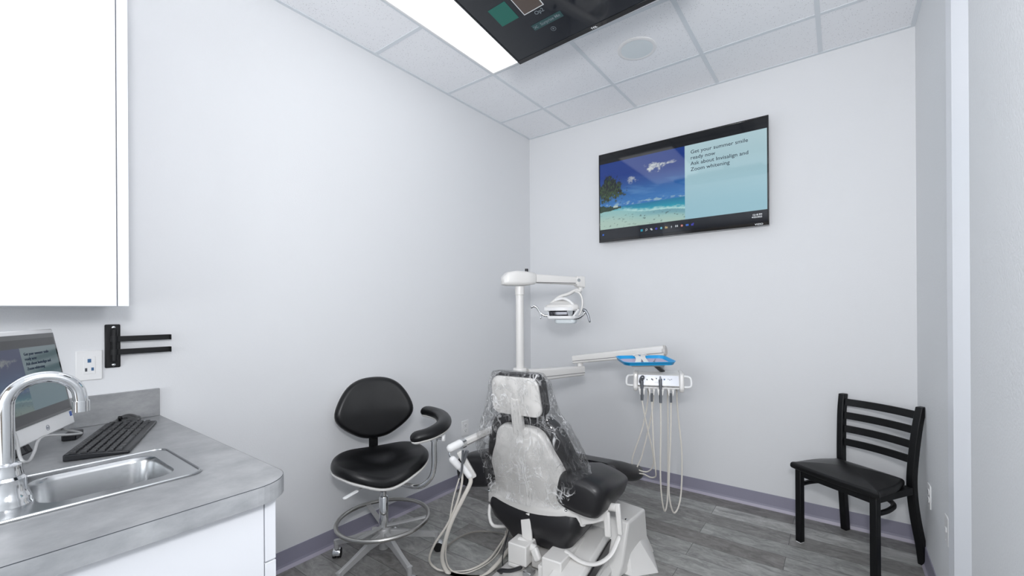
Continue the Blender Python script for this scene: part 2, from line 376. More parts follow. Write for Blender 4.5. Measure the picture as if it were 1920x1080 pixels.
# ceiling: tiles and hanging grid
struct('ceiling', MB().box(-.12, YB, H, 2.85, .12, H+.12), 'tile', smooth=0)
ceil = bpy.data.objects['ceiling']
A, B = .4549, .4398
g = MB(); xs = [A+.61*k for k in range(4)]; ys = [-B-.61*k for k in range(9)]
for x in xs: g.box(x-.012, YB, H-.003, x+.012, 0, H+.001)
for y in ys: g.box(0, y-.012, H-.0027, RW, y+.012, H+.001)
obj('ceiling_grid', g, 'tbar', ceil, smooth=0)
g = MB(); g.box(0, YB, H-.004, .021, 0, H+.001); g.box(0, -.021, H-.0042, RW, 0, H+.001); g.box(RW-.021, YB, H-.0041, RW, 0, H+.001)
obj('wall_angle', g, 'tbar', ceil, smooth=0)

# LED panels
def led(x, y, label):
    t = thing('ceiling_light', label, 'ceiling light', (x+.305, y-.61, H-.012), group='recessed LED panels')
    f = MB()
    X0, X1, Y0, Y1 = x+.012, x+.598, y-.012, y-1.208; w = .012
    f.box(X0, Y1, H-.012, X0+w, Y0, H-.001); f.box(X1-w, Y1, H-.012, X1, Y0, H-.001); f.box(X0+w, Y1, H-.012, X1-w, Y1+w, H-.001); f.box(X0+w, Y0-w, H-.012, X1-w, Y0, H-.001)
    obj('frame', f, 'white_plastic', t, smooth=0)
    obj('diffuser', MB().box(X0+w, Y1+w, H-.008, X1-w, Y0-w, H-.002), 'led', t, smooth=0)
led(A, -B-.61, 'bright recessed LED ceiling panel beside the ceiling television')
led(A+1.22, -B-1.83-.61, 'recessed LED ceiling panel above the room entrance')

# ceiling speaker
sp = thing('ceiling_speaker', 'round pale grey ceiling speaker in a tile', 'speaker', (1.362, -.738, H))
obj('rim', MB().lathe([(.095, 0), (.118, 0), (.118, -.004), (.112, -.007), (.1, -.007), (.095, -.005)], Matrix.Translation((1.362, -.738, H))), 'white_plastic', sp)
gm = new_mat('speaker_grille', srgb(226, 233, 236), .6); M['grille'] = gm; bump(gm, 900, .3, .001)
obj('grille', MB().lathe([(.001, -.001), (.1, -.001), (.1, -.0055), (.05, -.0068), (.001, -.0072)], Matrix.Translation((1.362, -.738, H))), 'grille', sp)

# ------------------------------------------------------------------ pictures for the screens
def sm(a, b, x): t = max(0, min(1, (x-a)/(b-a))); return t*t*(3-2*t)
def mixc(a, b, t): return tuple(a[i]*(1-t)+b[i]*t for i in range(3))
def fbm(x, y, o=4):
    s = 0; a = .5
    for i in range(o): s += a*noise.noise(V((x, y, 7.3))); x *= 2.03; y *= 2.03; a *= .5
    return s
def c8(r, g, b): return srgb(r, g, b)
SPL = .562     # where the photo ends and the slide starts
PT, PB = .895, .118
def beach(u, v):
    if v > PT or v < PB: return c8(8, 10, 14) if v > PT else c8(20, 25, 33)
    if u > SPL: return mixc(c8(188, 218, 226), c8(160, 204, 218), sm(.9, .2, v))
    x = u/SPL; y = (v-PB)/(PT-PB)
    hz = .315
    if y > hz:
        c = mixc(c8(50, 120, 190), c8(16, 56, 138), sm(hz, .8, y))
        st = fbm(x*3-y*2, y*14+x*3); c = mixc(c, c8(110, 165, 215), max(0, st)*1.1*sm(.8, .35, y))
        cl = fbm(x*12, y*14+2)
        for (a, b, ra, rb_, k_) in ((.68, .80, .13, .055, .9), (.40, .68, .055, .05, .6), (.86, .83, .06, .02, .5)):
            d = ((x-a)/ra)**2+((y-b)/rb_)**2
            c = mixc(c, c8(218, 224, 222), sm(1.3, -.6, d*1.1-cl*3-fbm(x*45, y*45)*2)*k_)
        lc = fbm(x*16, y*30); c = mixc(c, c8(150, 185, 205), sm(.05, .3, lc)*sm(hz+.09, hz+.03, y)*sm(hz, hz+.015, y))
    else:
        shore = .26-.1*math.exp(-x*1.5)+.04*x*0
        sh = .235+.05*(1-x)-.09*x+.012*math.sin(x*9)
        if y > sh:
            c = mixc(c8(40, 190, 200), c8(14, 110, 160), sm(sh, hz, y)); c = mixc(c, c8(20, 140, 175), .5+.5*fbm(x*8, y*60))
            foam = sm(.05, .0, y-sh-.01+fbm(x*20, y*40)*.05); c = mixc(c, c8(180, 225, 225), foam*sm(.12, .4, x))
        else:
            c = mixc(c8(180, 208, 196), c8(150, 200, 200), sm(sh-.2, sh, y)); c = mixc(c, c8(110, 165, 180), sm(sh-.09, sh-.03, y)*sm(.3, .8, x)*.8)
            dk = fbm(x*26, y*40+9); c = mixc(c, c8(70, 90, 90), sm(.2, .36, dk)*sm(.16, .02, abs(y-.1))*.8)
    # bushes at the horizon on the left, and the palm
    b_ = hz-.01+.06*(.25-x)*4*.6+fbm(x*40, 3)*.04
    if x < .27 and hz-.05-.35*(.2-x)*0 +.18*max(0, x-.1)+fbm(x*30, 1)*.02 < y < b_+.02: c = mixc(c8(24, 44, 40), c8(50, 80, 56), .5+fbm(x*60, y*60))
    if .17 < x < .23 and hz-.005 < y < hz+.022: c = c8(190, 210, 205)
    dx, dy = (x-.12)/.23, (y-.60)/.23
    droop = max(0, abs(dx)-.2)*.35
    d_ = math.hypot(dx, (dy+droop)*1.0)+fbm(x*22, y*12)*.75+fbm(x*70, y*40)*.45
    if d_ < .82 and y > hz+.03: c = mixc(c, mixc(c8(10, 20, 32), c8(66, 92, 50), max(0, min(1, .3+fbm(x*60, y*30)*1.7-dy*.35))), sm(.82, .6, d_))
    return c
def dark_home(u, v):
    return mixc(c8(17, 22, 30), c8(30, 34, 38), sm(.25, 0, u)*.8+.1*v)
def picture(name, fn, w, h, nx, ny, mm, mat, parent):
    vs = [(w*i/nx, h*j/ny, 0) for j in range(ny+1) for i in range(nx+1)]
    fs = [(j*(nx+1)+i, j*(nx+1)+i+1, (j+1)*(nx+1)+i+1, (j+1)*(nx+1)+i) for j in range(ny) for i in range(nx)]
    mb = MB(mm); mb.add(vs, fs)
    me = bpy.data.meshes.new(name); inv = parent_matrix(parent).inverted()
    me.from_pydata([inv @ p for p in mb.v], [], mb.f)
    a = me.color_attributes.new('picture', 'FLOAT_COLOR', 'POINT'); flat = []
    for j in range(ny+1):
        for i in range(nx+1): flat += [*fn(i/nx, j/ny), 1.0]
    a.data.foreach_set('color', flat)
    me.materials.append(M[mat]); o = bpy.data.objects.new(name, me); COL.objects.link(o); o.parent = parent
    return o
def flat_patch(name, outlines, mat, mm, parent, d=.0006):
    mb = MB(mm)
    for ol in outlines: mb.prism(ol, 0, d)
    return obj(name, mb, mat, parent, smooth=0)
def disc(cx, cy, r, n=16): return [(cx+r*math.cos(2*math.pi*k/n), cy+r*math.sin(2*math.pi*k/n)) for k in range(n)]
def sq(cx, cy, w, h): return [(cx-w/2, cy-h/2), (cx+w/2, cy-h/2), (cx+w/2, cy+h/2), (cx-w/2, cy+h/2)]
def emat(name, c, s=.75): M[name] = new_mat(name, (0, 0, 0), .3, emit=c, es=s)
for n_, c_ in dict(icon_cyan=c8(40, 170, 200), icon_white=c8(215, 222, 228), icon_blue=c8(60, 110, 210), icon_sand=c8(190, 170, 120), icon_red=c8(190, 90, 70), icon_indigo=c8(60, 60, 180),
                   tile_teal=c8(30, 104, 94), tile_brown=c8(88, 78, 74), button_teal=c8(44, 76, 80), ui_grey=c8(120, 132, 140)).items(): emat(n_, c_)

# wall television
TX0, TX1, TZ0, TZ1 = .757, 2.0, 1.91, 2.637
tv = thing('wall_television', 'flat television on the back wall showing a beach photo and slide', 'television', ((TX0+TX1)/2, 0, TZ0))
obj('back_housing', MB().box(TX0+.12, -.05, TZ0+.06, TX1-.12, -.028, TZ1-.15), 'black_plastic', tv, bevel=.008)
obj('wall_mount', MB().box(1.2, -.03, 2.15, 1.56, -.001, 2.4), 'black_plastic', tv, bevel=.002)
bz = MB(); e = .010
bz.box(TX0, -.068, TZ0, TX1, -.048, TZ0+.022); bz.box(TX0, -.068, TZ1-e, TX1, -.048, TZ1); bz.box(TX0, -.068, TZ0+.022, TX0+e, -.048, TZ1-e); bz.box(TX1-e, -.068, TZ0+.022, TX1, -.048, TZ1-e)
bz.box(TX0+.003, -.052, TZ0+.003, TX1-.003, -.047, TZ1-.003)
obj('bezel', bz, 'glossblack', tv, bevel=.002)
SW, SH = TX1-TX0-2*e, TZ1-TZ0-e-.022
tm = frame((TX0+e, -.0655, TZ0+.022), (1, 0, 0), (0, 0, 1))
scr = picture('screen', beach, SW, SH, 420, 240, tm, 'screen', tv)
def on_tv(u, v, d=.0003): return tm @ Matrix.Translation((u*SW, v*SH, d))
for k, s in enumerate(['Get your summer smile', 'ready now', 'Ask about Invisalign and', 'Zoom whitening']):
    text('slide_text', s, .0365, 'letter_dark', on_tv(SPL+.035, .80-k*.061), scr, sx=1.08)
icx = [.292+.0315*k for k in range(11)]; iy = .058; s_ = .016
cols = ['icon_cyan', 'icon_white', 'icon_white', 'icon_indigo', 'icon_cyan', 'icon_sand', 'icon_white', 'icon_white', 'icon_red', 'icon_blue', 'icon_indigo']
for k, (cx, cc) in enumerate(zip(icx, cols)):
    mm = on_tv(cx, iy)
    h = s_/2
    if k == 0: ol = [sq(a*.0046, b*.0046, .008, .008) for a in (-1, 1) for b in (-1, 1)]
    elif k == 1: ol = [[(.008*math.cos(t_*math.pi/8), .002+.008*math.sin(t_*math.pi/8)) for t_ in range(17)]+[(.0055*math.cos(t_*math.pi/8), .002+.0055*math.sin(t_*math.pi/8)) for t_ in range(16, -1, -1)], [(-.005, -.004), (-.0035, -.006), (-.009, -.011), (-.0105, -.009)]]
    elif k in (2,): ol = [sq(-.002, .003, .014, .009), sq(.003, -.004, .012, .008)]
    elif k in (3, 4, 8): ol = [disc(0, 0, .009)]
    elif k == 5: ol = [sq(0, -.001, .02, .013), sq(-.005, .007, .009, .004)]
    elif k == 6: ol = [[(.003, .011), (-.005, -.001), (0, -.001), (-.003, -.012), (.006, .002), (.001, .002)]]
    elif k == 7: ol = [[(a*.006, b*.005+.005), (a*.006+.005, b*.005), (a*.006, b*.005-.005), (a*.006-.005, b*.005)] for a, b in ((-1, 1), (1, 1), (-1, -.4), (1, -.4))]
    elif k == 9: ol = [sq(0, 0, .02, .014)]
    else: ol = [disc(.004, .006, .005), sq(-.002, -.002, .017, .014)]
    flat_patch('taskbar_icon', ol, cc, mm, scr)
    if k in (4, 8): flat_patch('taskbar_icon', [disc(0, 0, .0038)], 'icon_white', on_tv(cx, iy, .0012), scr)
flat_patch('taskbar_icon', [sq(0, 0, .014, .014)], 'icon_blue', on_tv(.022, iy), scr)
text('clock_text', '12:18 PM\n4/22/2022', .0155, 'letter_light', on_tv(.975, .070), scr, 'RIGHT')
text('maker_name', 'VIZIO', .015, 'letter_light', frame((TX1-.085, -.0692, TZ0+.005), (1, 0, 0), (0, 0, 1)), tv, sx=1.3)

# ceiling television, tilted towards the patient
c0 = V((.938+.02, -1.414, 2.70)); tw, th = .95, .55
bx = V((.9988, -.047, 0)).normalized()          # along the bottom edge
by = V((-.047, -.9988, 0)).normalized()*math.cos(math.radians(10))+V((0, 0, math.sin(math.radians(10))))
ct = thing('ceiling_television', 'black television hung face down from the ceiling above the chair', 'television', (c0.x+tw/2, c0.y-th/2, 2.75))
zf = bx.cross(by)                                # picture normal
cm = Matrix(((bx.x, by.x, zf.x), (bx.y, by.y, zf.y), (bx.z, by.z, zf.z))).to_4x4(); cm.translation = c0
bz = MB(cm); e = .009
bz.box(0, -.008, -.026, tw, .016, .0); bz.box(0, th-e, -.02, tw, th, 0); bz.box(0, .016, -.02, e, th-e, 0); bz.box(tw-e, .016, -.02, tw, th-e, 0)
bz.box(.002, .002, -.022, tw-.002, th-.002, -.012)
obj('bezel', bz, 'glossblack', ct, bevel=.0015)
hb = MB(cm); hb.box(.12, .05, -.06, tw-.12, th-.12, -.02); obj('back_housing', hb, 'black_plastic', ct, bevel=.01)
mo_ = MB(); cc_ = cm @ V((tw/2, th/2, -.06)); mo_.cyl(cc_, (cc_.x, cc_.y, H), .03); mo_.box(cc_.x-.1, cc_.y-.1, H-.01, cc_.x+.1, cc_.y+.1, H-.001)
obj('ceiling_mount', mo_, 'black_metal', ct)
cw, ch = tw-2*e, th-e-.016
sm2 = cm @ Matrix.Translation((e, .016, -.003))
cs = picture('screen', dark_home, cw, ch, 24, 14, sm2, 'screen_dark', ct)
def on_ct(x, y, d=.0004): return sm2 @ Matrix.Translation((x, y, d))
flat_patch('profile_tile', [sq(0, 0, .105, .105)], 'tile_teal', on_ct(.135, .275), cs)
flat_patch('profile_tile', [sq(0, 0, .115, .115)], 'icon_white', on_ct(.275, .275), cs)
flat_patch('profile_tile', [sq(0, 0, .106, .106)], 'tile_brown', on_ct(.275, .275, .0011), cs)
text('profile_name', 'Op2', .028, 'ui_grey', on_ct(.290, .190), cs, 'CENTER')
flat_patch('menu_button', [sq(0, 0, .17, .034)], 'button_teal', on_ct(.290, .135), cs)
text('button_text', 'Surprise Me', .023, 'ui_grey', on_ct(.307, .128, .0012), cs, 'CENTER')
sh_ = [[(-.012, .006), (-.006, .006), (.007, -.005), (.012, -.005), (.012, -.0075), (.006, -.0075), (-.007, .0035), (-.012, .0035)],
       [(-.012, -.0075), (-.006, -.0075), (.007, .0035), (.012, .0035), (.012, .006), (.006, .006), (-.007, -.005), (-.012, -.005)]]
flat_patch('shuffle_icon', sh_, 'ui_grey', on_ct(.222, .135, .0012), cs)
ringo = [(.013*math.cos(t_*math.pi/12), .013*math.sin(t_*math.pi/12)) for t_ in range(25)]+[(.0115*math.cos(t_*math.pi/12), .0115*math.sin(t_*math.pi/12)) for t_ in range(24, -1, -1)]
flat_patch('circle_icon', [ringo, [(.002, .007), (-.005, 0), (0, 0), (-.002, -.007), (.005, .001), (.001, .001)]], 'ui_grey', on_ct(.290, .082), cs)
text('maker_name', 'TCL', .014, 'letter_light', cm @ Matrix.Translation((tw/2-.02, -.001, .0003)), ct, sx=1.3)

# ------------------------------------------------------------------ wall plates and hook
def outlet(name, label, o, x, up, grp=None, kind='outlet'):
    up = up or (0, 0, 1)
    fm = frame(o, x, up); t = thing(name, label, 'outlet' if kind == 'outlet' else 'switch plate', o, group=grp)
    obj('cover_plate', MB(fm).box(-.036, -.058, 0, .036, .058, .006), 'white_plastic', t, bevel=.003)
    if kind == 'outlet':
        for s in (-1, 1):
            fc = obj('socket', MB(fm).prism(rr(.034, .028, .012, cy=s*.0195), .005, .0085), 'white_plastic', t, bevel=.001)
            q = MB(fm)
            for dx in (-.0065, .0065): q.box(dx-.0012, s*.0195-.001, .008, dx+.0012, s*.0195+.008, .0088)
            q.prism(disc(0, s*.0195-.007, .0028), .008, .0088); obj('slot', q, 'slot', fc, smooth=0)
    else:
        obj('jack', MB(fm).box(-.009, -.009, .005, .009, .009, .009), 'white_plastic', t, bevel=.001)
        for s in (-1, 1): obj('screw', MB(fm).prism(disc(0, s*.042, .003), .0055, .0075), 'chrome', t)
    return t
outlet('wall_outlet', 'white duplex outlet on the left wall beside the dental chair', (0, -.881, .442), (0, 1, 0), None, 'wall outlets')
outlet('wall_outlet', 'white duplex outlet on the right wall near the black chair', (RW, -.41, .42), (0, -1, 0), None, 'wall outlets')
outlet('data_plate', 'white low data plate on the right wall beside the door casing', (RW, -.835, .43), (0, -1, 0), None, kind='data')
# network plate with three ports, above the counter
fm = frame((0, -2.93, 1.148), (0, 1, 0), (0, 0, 1))
t = thing('network_plate', 'white wall plate with blue network ports above the counter', 'wall plate', (0, -2.93, 1.148))
obj('cover_plate', MB(fm).box(-.037, -.058, 0, .037, .058, .006), 'white_plastic', t, bevel=.003)
obj('insert', MB(fm).box(-.0165, -.033, .005, .0165, .033, .0075), 'white_plastic', t, bevel=.0008)
obj('port', MB(fm).box(-.005, .011, .007, .005, .025, .0082), 'port', t, smooth=0)
obj('port', MB(fm).box(.005, -.021, .007, .012, -.009, .0082), 'port', t, smooth=0)
obj('port', MB(fm).box(-.012, -.023, .007, -.006, -.010, .0082), 'slot', t, smooth=0, label='dark port')
# black swing arm hook
t = thing('swing_arm_hook', 'black two-arm swing bracket screwed to the wall above the counter', 'wall hook', (0, -2.864, 1.218))
obj('back_plate', MB().box(.0, -2.887, 1.132, .009, -2.841, 1.305), 'black_metal', t, bevel=.004)
obj('hinge', MB().cyl((.022, -2.861, 1.16), (.022, -2.861, 1.285), .0095), 'black_metal', t)
for za, zb in ((1.262, 1.282), (1.207, 1.233), (1.162, 1.180)): obj('hinge_lug', MB().box(.008, -2.868, za, .022, -2.854, zb), 'black_metal', t)
for z in (1.247, 1.195):
    a_ = MB(); a_.box(.026, -2.862, z-.011, .031, -2.688, z+.011); a_.cyl((.022, -2.861, z-.011), (.022, -2.861, z+.011), .0125); a_.box(.031, -2.692, z-.011, .045, -2.688, z+.011)
    obj('swing_arm', a_, 'black_metal', t, smooth=30)
for z in (1.293, 1.144): obj('screw', MB().ball((.010, -2.862, z), .006, sc=(.6, 1, 1)), 'chrome', t)

# ------------------------------------------------------------------ upper cabinet
t = thing('wall_cabinet', 'glossy white upper wall cabinet at the top left', 'cabinet', (.17, -3.3, 1.374))
cb = MB(); cb.box(0, -2.901, 1.374, .33, -2.881, 2.6); cb.box(0, -4.2, 1.374, .33, -2.901, 1.392); cb.box(0, -4.2, 2.58, .33, -2.901, 2.6); cb.box(0, -4.2, 1.392, .006, -2.901, 2.58); cb.box(0, -4.218, 1.374, .33, -4.2, 2.6)
obj('body', cb, 'white_lam', t, bevel=.0006)
fl = MB(); fl.box(.3302, -2.9095, 1.374, .349, -2.881, 2.6); obj('filler_strip', fl, 'white_lam', t, bevel=.0008)
for k in range(2):
    y1 = -2.9125-k*.648; d_ = MB(); d_.box(.3305, y1-.645, 1.374, .349, y1, 2.6); obj('door', d_, 'white_lam', t, bevel=.001)

# ------------------------------------------------------------------ counter run
ZC = .914
CXF = 1.2; CYE = -2.722
corner = [(CXF-.09+.09*math.cos(a), CYE-.09+.09*math.sin(a)) for a in [math.pi/2*k/10 for k in range(11)]]
outer = corner+[(.001, CYE), (.001, -4.6), (CXF, -4.6)]
hole = rr(.30, .38, .03, cx=.79, cy=-3.07)[::-1]
ct_ = curve_slab('countertop', [outer, hole], ZC-.046, ZC, 'counter')
tag(ct_, 'grey concrete-look laminate countertop with a rounded corner at lower left', 'countertop')
def off(pts, d):
    o = []
    for i, p in enumerate(pts):
        a, b = V(pts[max(i-1, 0)]), V(pts[min(i+1, len(pts)-1)]); t_ = (b-a).normalized(); o.append((p[0]-t_.y*d, p[1]+t_.x*d))
    return o
path = [(CXF, -4.6)]+corner+[(.024, CYE)]
po = off(path, -.0018)
eb = MB(); eb.loft([[V((a[0], a[1], ZC-.046)), V((b[0], b[1], ZC-.046)), V((b[0], b[1], ZC-.0016)), V((a[0], a[1], ZC-.0016))] for a, b in zip(path, po)])
M['edge_band'] = M['counter'].copy(); M['edge_band'].name = 'edge_laminate'
for e_ in [n for n in M['edge_band'].node_tree.nodes if n.bl_idname == 'ShaderNodeValToRGB'][0].color_ramp.elements:
    c_ = e_.color; e_.color = (min(1, c_[0]*1.28), min(1, c_[1]*1.3), min(1, c_[2]*1.32), 1)
obj('edge_band', eb, 'edge_band', ct_, smooth=0, label='lighter front edge strip')
sl_ = MB(); po2 = off(path, -.0010)
sl_.loft([[V((a[0], a[1], ZC-.0015)), V((b[0], b[1], ZC-.0015)), V((b[0], b[1], ZC-.0002)), V((a[0], a[1], ZC-.0002))] for a, b in zip(path, po2)])
obj('edge_seam', sl_, 'slot', ct_, smooth=0)
bs = obj('backsplash', MB().box(.001, -4.6, ZC+.0005, .021, CYE+.0, ZC+.115), 'counter', bevel=.001); tag(bs, 'grey laminate backsplash strip along the wall behind the keyboard', 'backsplash')
t = thing('base_cabinet', 'white base cabinet under the grey countertop', 'cabinet', (.6, -3.6, 0))
bb = MB(); bb.box(.002, -2.775, .0, 1.147, -2.757, ZC-.0465); bb.box(.002, -4.6, .1, 1.12, -2.775, .118); bb.box(.002, -4.6, .0, .01, -2.775, ZC-.05)
bb.box(1.08, -4.6, 0, 1.098, -2.775, .1)
obj('body', bb, 'white_lam', t)
fs_ = MB(); fs_.box(1.148, -2.783, .0, 1.166, -2.757, .700); fs_.box(1.148, -2.783, .704, 1.166, -2.757, ZC-.0465); obj('filler_strip', fs_, 'white_lam', t, bevel=.001)
for k in range(2):
    y1 = -2.786-k*.75; obj('door', MB().box(1.148, y1-.747, .1, 1.167, y1, ZC-.0465), 'white_lam', t, bevel=.001)

# sink
t = thing('sink', 'small stainless steel drop-in sink in the countertop', 'sink', (.79, -3.07, ZC))
rim = curve_slab('rim', [rr(.355, .455, .035, cx=.79, cy=-3.075), rr(.26, .25, .05, cx=.787, cy=-3.018)[::-1]], ZC+.0008, ZC+.0035, 'steel', t)
ed = MB(); ed.tube([V((x, y, ZC+.0035)) for x, y in rr(.345, .445, .032, cx=.79, cy=-3.075)], .0035, n=8, sub=0, closed=True); obj('rim_bead', ed, 'steel', t)
bw = MB(); R = []
for (k, d, z) in ((0, -.002, .0035), (1, .002, .001), (2, .006, -.012), (3, .012, -.10), (4, .022, -.135), (5, .045, -.148), (6, .11, -.150)):
    R.append([V((x, y, ZC+z)) for x, y in rr(.26-2*d, .25-2*d, max(.05-d*.3, .008), cx=.787, cy=-3.018)])
bw.loft(R, cap=False); bw.f.append([len(bw.v)-1-j for j in range(len(R[0]))]); so = obj('bowl', bw, 'steel', t, smooth=60)
obj('drain', MB().lathe([(.001, 0), (.022, 0), (.03, .002), (.03, .0), (.001, -.001)], Matrix.Translation((.785, -3.018, ZC-.1495))), 'chrome', t)
# faucet
FX, FY = .852, -3.185
t = thing('faucet', 'chrome gooseneck faucet on the sink ledge', 'faucet', (FX, FY, ZC+.0035))
obj('base', MB().lathe([(.041, 0), (.041, .004), (.038, .010), (.0385, .015), (.035, .022), (.033, .028), (.031, .034), (.0305, .06), (.026, .066), (.026, .07), (.024, .078), (.024, .092), (.018, .096), (.014, .097)], Matrix.Translation((FX, FY, ZC+.0036))), 'chrome', t)
z0 = ZC+.09; RA = .058
pts = [V((FX, FY, z0)), V((FX, FY, z0+.08)), V((FX, FY, z0+.138))]
for k in range(1, 11): a = math.pi*k/10; pts.append(V((FX, FY+RA-RA*math.cos(a), z0+.138+RA*math.sin(a))))
pts.append(pts[-1]+V((0, .001, -.012)))
obj('spout', MB().tube(pts, .0132, n=20, sub=3), 'satin' if 0 else 'chrome', t)
obj('aerator', MB().cyl(pts[-1]+V((0, 0, .004)), pts[-1]+V((0, 0, -.022)), .0155), 'chrome', t)
obj('handle', MB().tube([V((FX, FY-.03, ZC+.05)), V((FX+.0, FY-.06, ZC+.06)), V((FX, FY-.10, ZC+.075))], .009, n=12, r2=.006, ends='round'), 'chrome', t)

# ------------------------------------------------------------------ all-in-one computer, keyboard, mouse
p_br = V((.268, -3.0, .980)); p_tr = V((.186, -3.066, 1.30))
ex = V((.889, -.458, 0)).normalized()      # towards the near-left end
up = (V((-.30, -.52, 2.05))); up = (V((-.458*.0, 0, 0))+V((0, 0, 1))*.985+V((-.458, -.889, 0)).normalized()*.17).normalized()
W_, H_ = .47, .325
mmn = Matrix(((-ex.x, up.x, 0), (-ex.y, up.y, 0), (-ex.z, up.z, 0))).to_4x4()
nrm = (-ex).cross(up)
for i in range(3): mmn[i][2] = nrm[i]
mmn.translation = p_br+ex*W_         # lower-left corner (as the user sees it)
mc = p_br+ex*W_/2
pc = thing('all_in_one_computer', 'white-framed all-in-one computer leaning back on the counter', 'computer', (mc.x-.05, mc.y-.1, ZC))
bd = MB(mmn); bd.box(0, 0, -.035, W_, H_, -.002)
obj('housing', bd, 'white_plastic', pc, bevel=.004)
SB = .048
obj('glass_border', MB(mmn).box(.006, SB, -.003, W_-.006, H_-.014, .0), 'glossblack', pc, smooth=0)
psw, psh = W_-.03, H_-.014-SB-.022
pm_ = mmn @ Matrix.Translation((.015, SB+.008, .0006))
ps = picture('screen', lambda u, v: beach(u, v), psw, psh, 200, 112, pm_, 'screen_pc', pc)
for k, s in enumerate(['Get your summer smile', 'ready now', 'Ask about Invisalign and', 'Zoom whitening']):
    text('slide_text', s, .0126, 'letter_dark', pm_ @ Matrix.Translation(((SPL+.035)*psw, (.80-k*.061)*psh, .0003)), ps, sx=1.08)
rg_ = [(.0085*math.cos(t_*math.pi/12), .0085*math.sin(t_*math.pi/12)) for t_ in range(25)]+[(.0075*math.cos(t_*math.pi/12), .0075*math.sin(t_*math.pi/12)) for t_ in range(24, -1, -1)]
flat_patch('maker_badge', [rg_], 'silver_mark', mmn @ Matrix.Translation((W_*.66, .022, -.0018)), pc)
text('maker_name', 'hp', .012, 'silver_mark', mmn @ Matrix.Translation((W_*.66-.006, .019, -.0018)), pc)
flat_patch('sticker', [sq(0, 0, .014, .016)], 'blue_sticker', mmn @ Matrix.Translation((W_-.016, .036, -.0018)), pc)
flat_patch('webcam', [disc(0, 0, .003)], 'glossblack', mmn @ Matrix.Translation((W_-.3, H_-.0075, -.0018)), pc)
stc = mmn @ V((W_/2, .03, -.03)); bc = V((mc.x-.10, mc.y-.13, ZC))
obj('stand_neck', MB().beam(stc, bc+V((-.02, -.04, .012)), .12, .02, up=(ex.x, ex.y, 0)), 'black_plastic', pc, bevel=.004)
obj('stand_base', MB(frame(bc+V((0, 0, .001)), ex, (.458, .889, 0))).pad(rr(.24, .15, .05), .014, re=.005, rb=.003, dome=.002), 'black_plastic', pc)
# power brick and grey cable
obr = obj('power_brick', MB(frame((.20, -3.0, ZC+.001), (.9, -.35, 0), (.35, .9, 0))).box(-.04, -.018, 0, .04, .018, .022), 'black_plastic', bevel=.004)
tag(obr, 'small black box with cable lying under the computer by the backsplash', 'adapter')
cab = MB().tube([W(85, 801, 1.36), W(115, 805, 1.40), W(146, 810, 1.36), W(152, 813, 1.32), W(130, 815, 1.27), W(90, 817, 1.22), W(72, 826, 1.18), W(64, 848, 1.15), W(55, 864, 1.12), W(45, 866, 1.10), W(37, 855, 1.10), W(30, 820, 1.12), W(20, 800, 1.15)], .0034, n=10)
for i_, p_ in enumerate(cab.v): p_.z = max(p_.z, ZC+.0005)
tag(obj('grey_cable', cab, 'grey_metal'), 'grey cable looping on the counter between computer and faucet', 'cable')
# keyboard
kc = [V((.505, -3.062)), V((.590, -2.935)), V((.195, -2.775)), V((.085, -2.885))]
kx = V((-.93, .365, 0)).normalized(); kO = V((.352, -2.915, ZC+.0015))
kf = frame(kO, kx, (-.365, -.93, 0))            # x along keys from the left end of the user at...; y towards the user
kb = thing('keyboard', 'black keyboard lying diagonally on the counter', 'keyboard', kO)
KW, KD = .44, .145
kbm = MB(kf); kbm.loft([[V((-KW/2, -KD/2, 0)), V((KW/2, -KD/2, 0)), V((KW/2, KD/2, 0)), V((-KW/2, KD/2, 0))], [V((-KW/2, -KD/2, .009)), V((KW/2, -KD/2, .009)), V((KW/2, KD/2, .020)), V((-KW/2, KD/2, .020))]])
obj('body', kbm, 'black_plastic', kb, bevel=.003)
keys = MB(kf)
def kz(y): return .009+.011*(y+KD/2)/KD
def key(x, y, w, d=.0155):
    y = -y; z = kz(y); a, b = w/2, d/2; keys.loft([[V((x-a, y-b, z)), V((x+a, y-b, z)), V((x+a, y+b, z)), V((x-a, y+b, z))], [V((x-a+.0015, y-b+.001, z+.005)), V((x+a-.0015, y-b+.001, z+.005)), V((x+a-.0015, y+b-.002, z+.005)), V((x-a+.0015, y+b-.002, z+.005))]])
for r_ in range(6):
    y = -.055+r_*.0195+(.004 if r_ else 0)
    if r_ < 5:
        for c in range(15): key(-.202+c*.0187, y, .0152)
    else:
        for x_, w_ in ((-.202, .02), (-.18, .02), (-.158, .02), (-.09, .105), (-.02, .02), (.004, .02), (.028, .02), (.052, .02)): key(x_, y, w_)
    for c in range(3):
        if r_ not in (3,) or c == 1: key(.092+c*.0187, y, .0152)
    for c in range(4): key(.152+c*.0185, y, .0150)
kk = obj('keys', keys, 'black_plastic', kb, smooth=0)
# mouse
mo2 = thing('computer_mouse', 'black computer mouse by the backsplash behind the keyboard', 'mouse', (.075, -2.838, ZC+.001))
mf = frame((.075, -2.838, ZC+.0015), (-.75, .66, 0), (-.66, -.75, 0))
obj('shell', MB(mf).pad([(.062*math.cos(a)*(1+.05*math.cos(a)), .035*math.sin(a)) for a in [2*math.pi*k/28 for k in range(28)]], .018, re=.014, rb=.003, dome=.016), 'glossblack', mo2)
obj('scroll_wheel', MB(mf).cyl((-.035, -.004, .029), (-.035, .004, .029), .006), 'rubber', mo2)



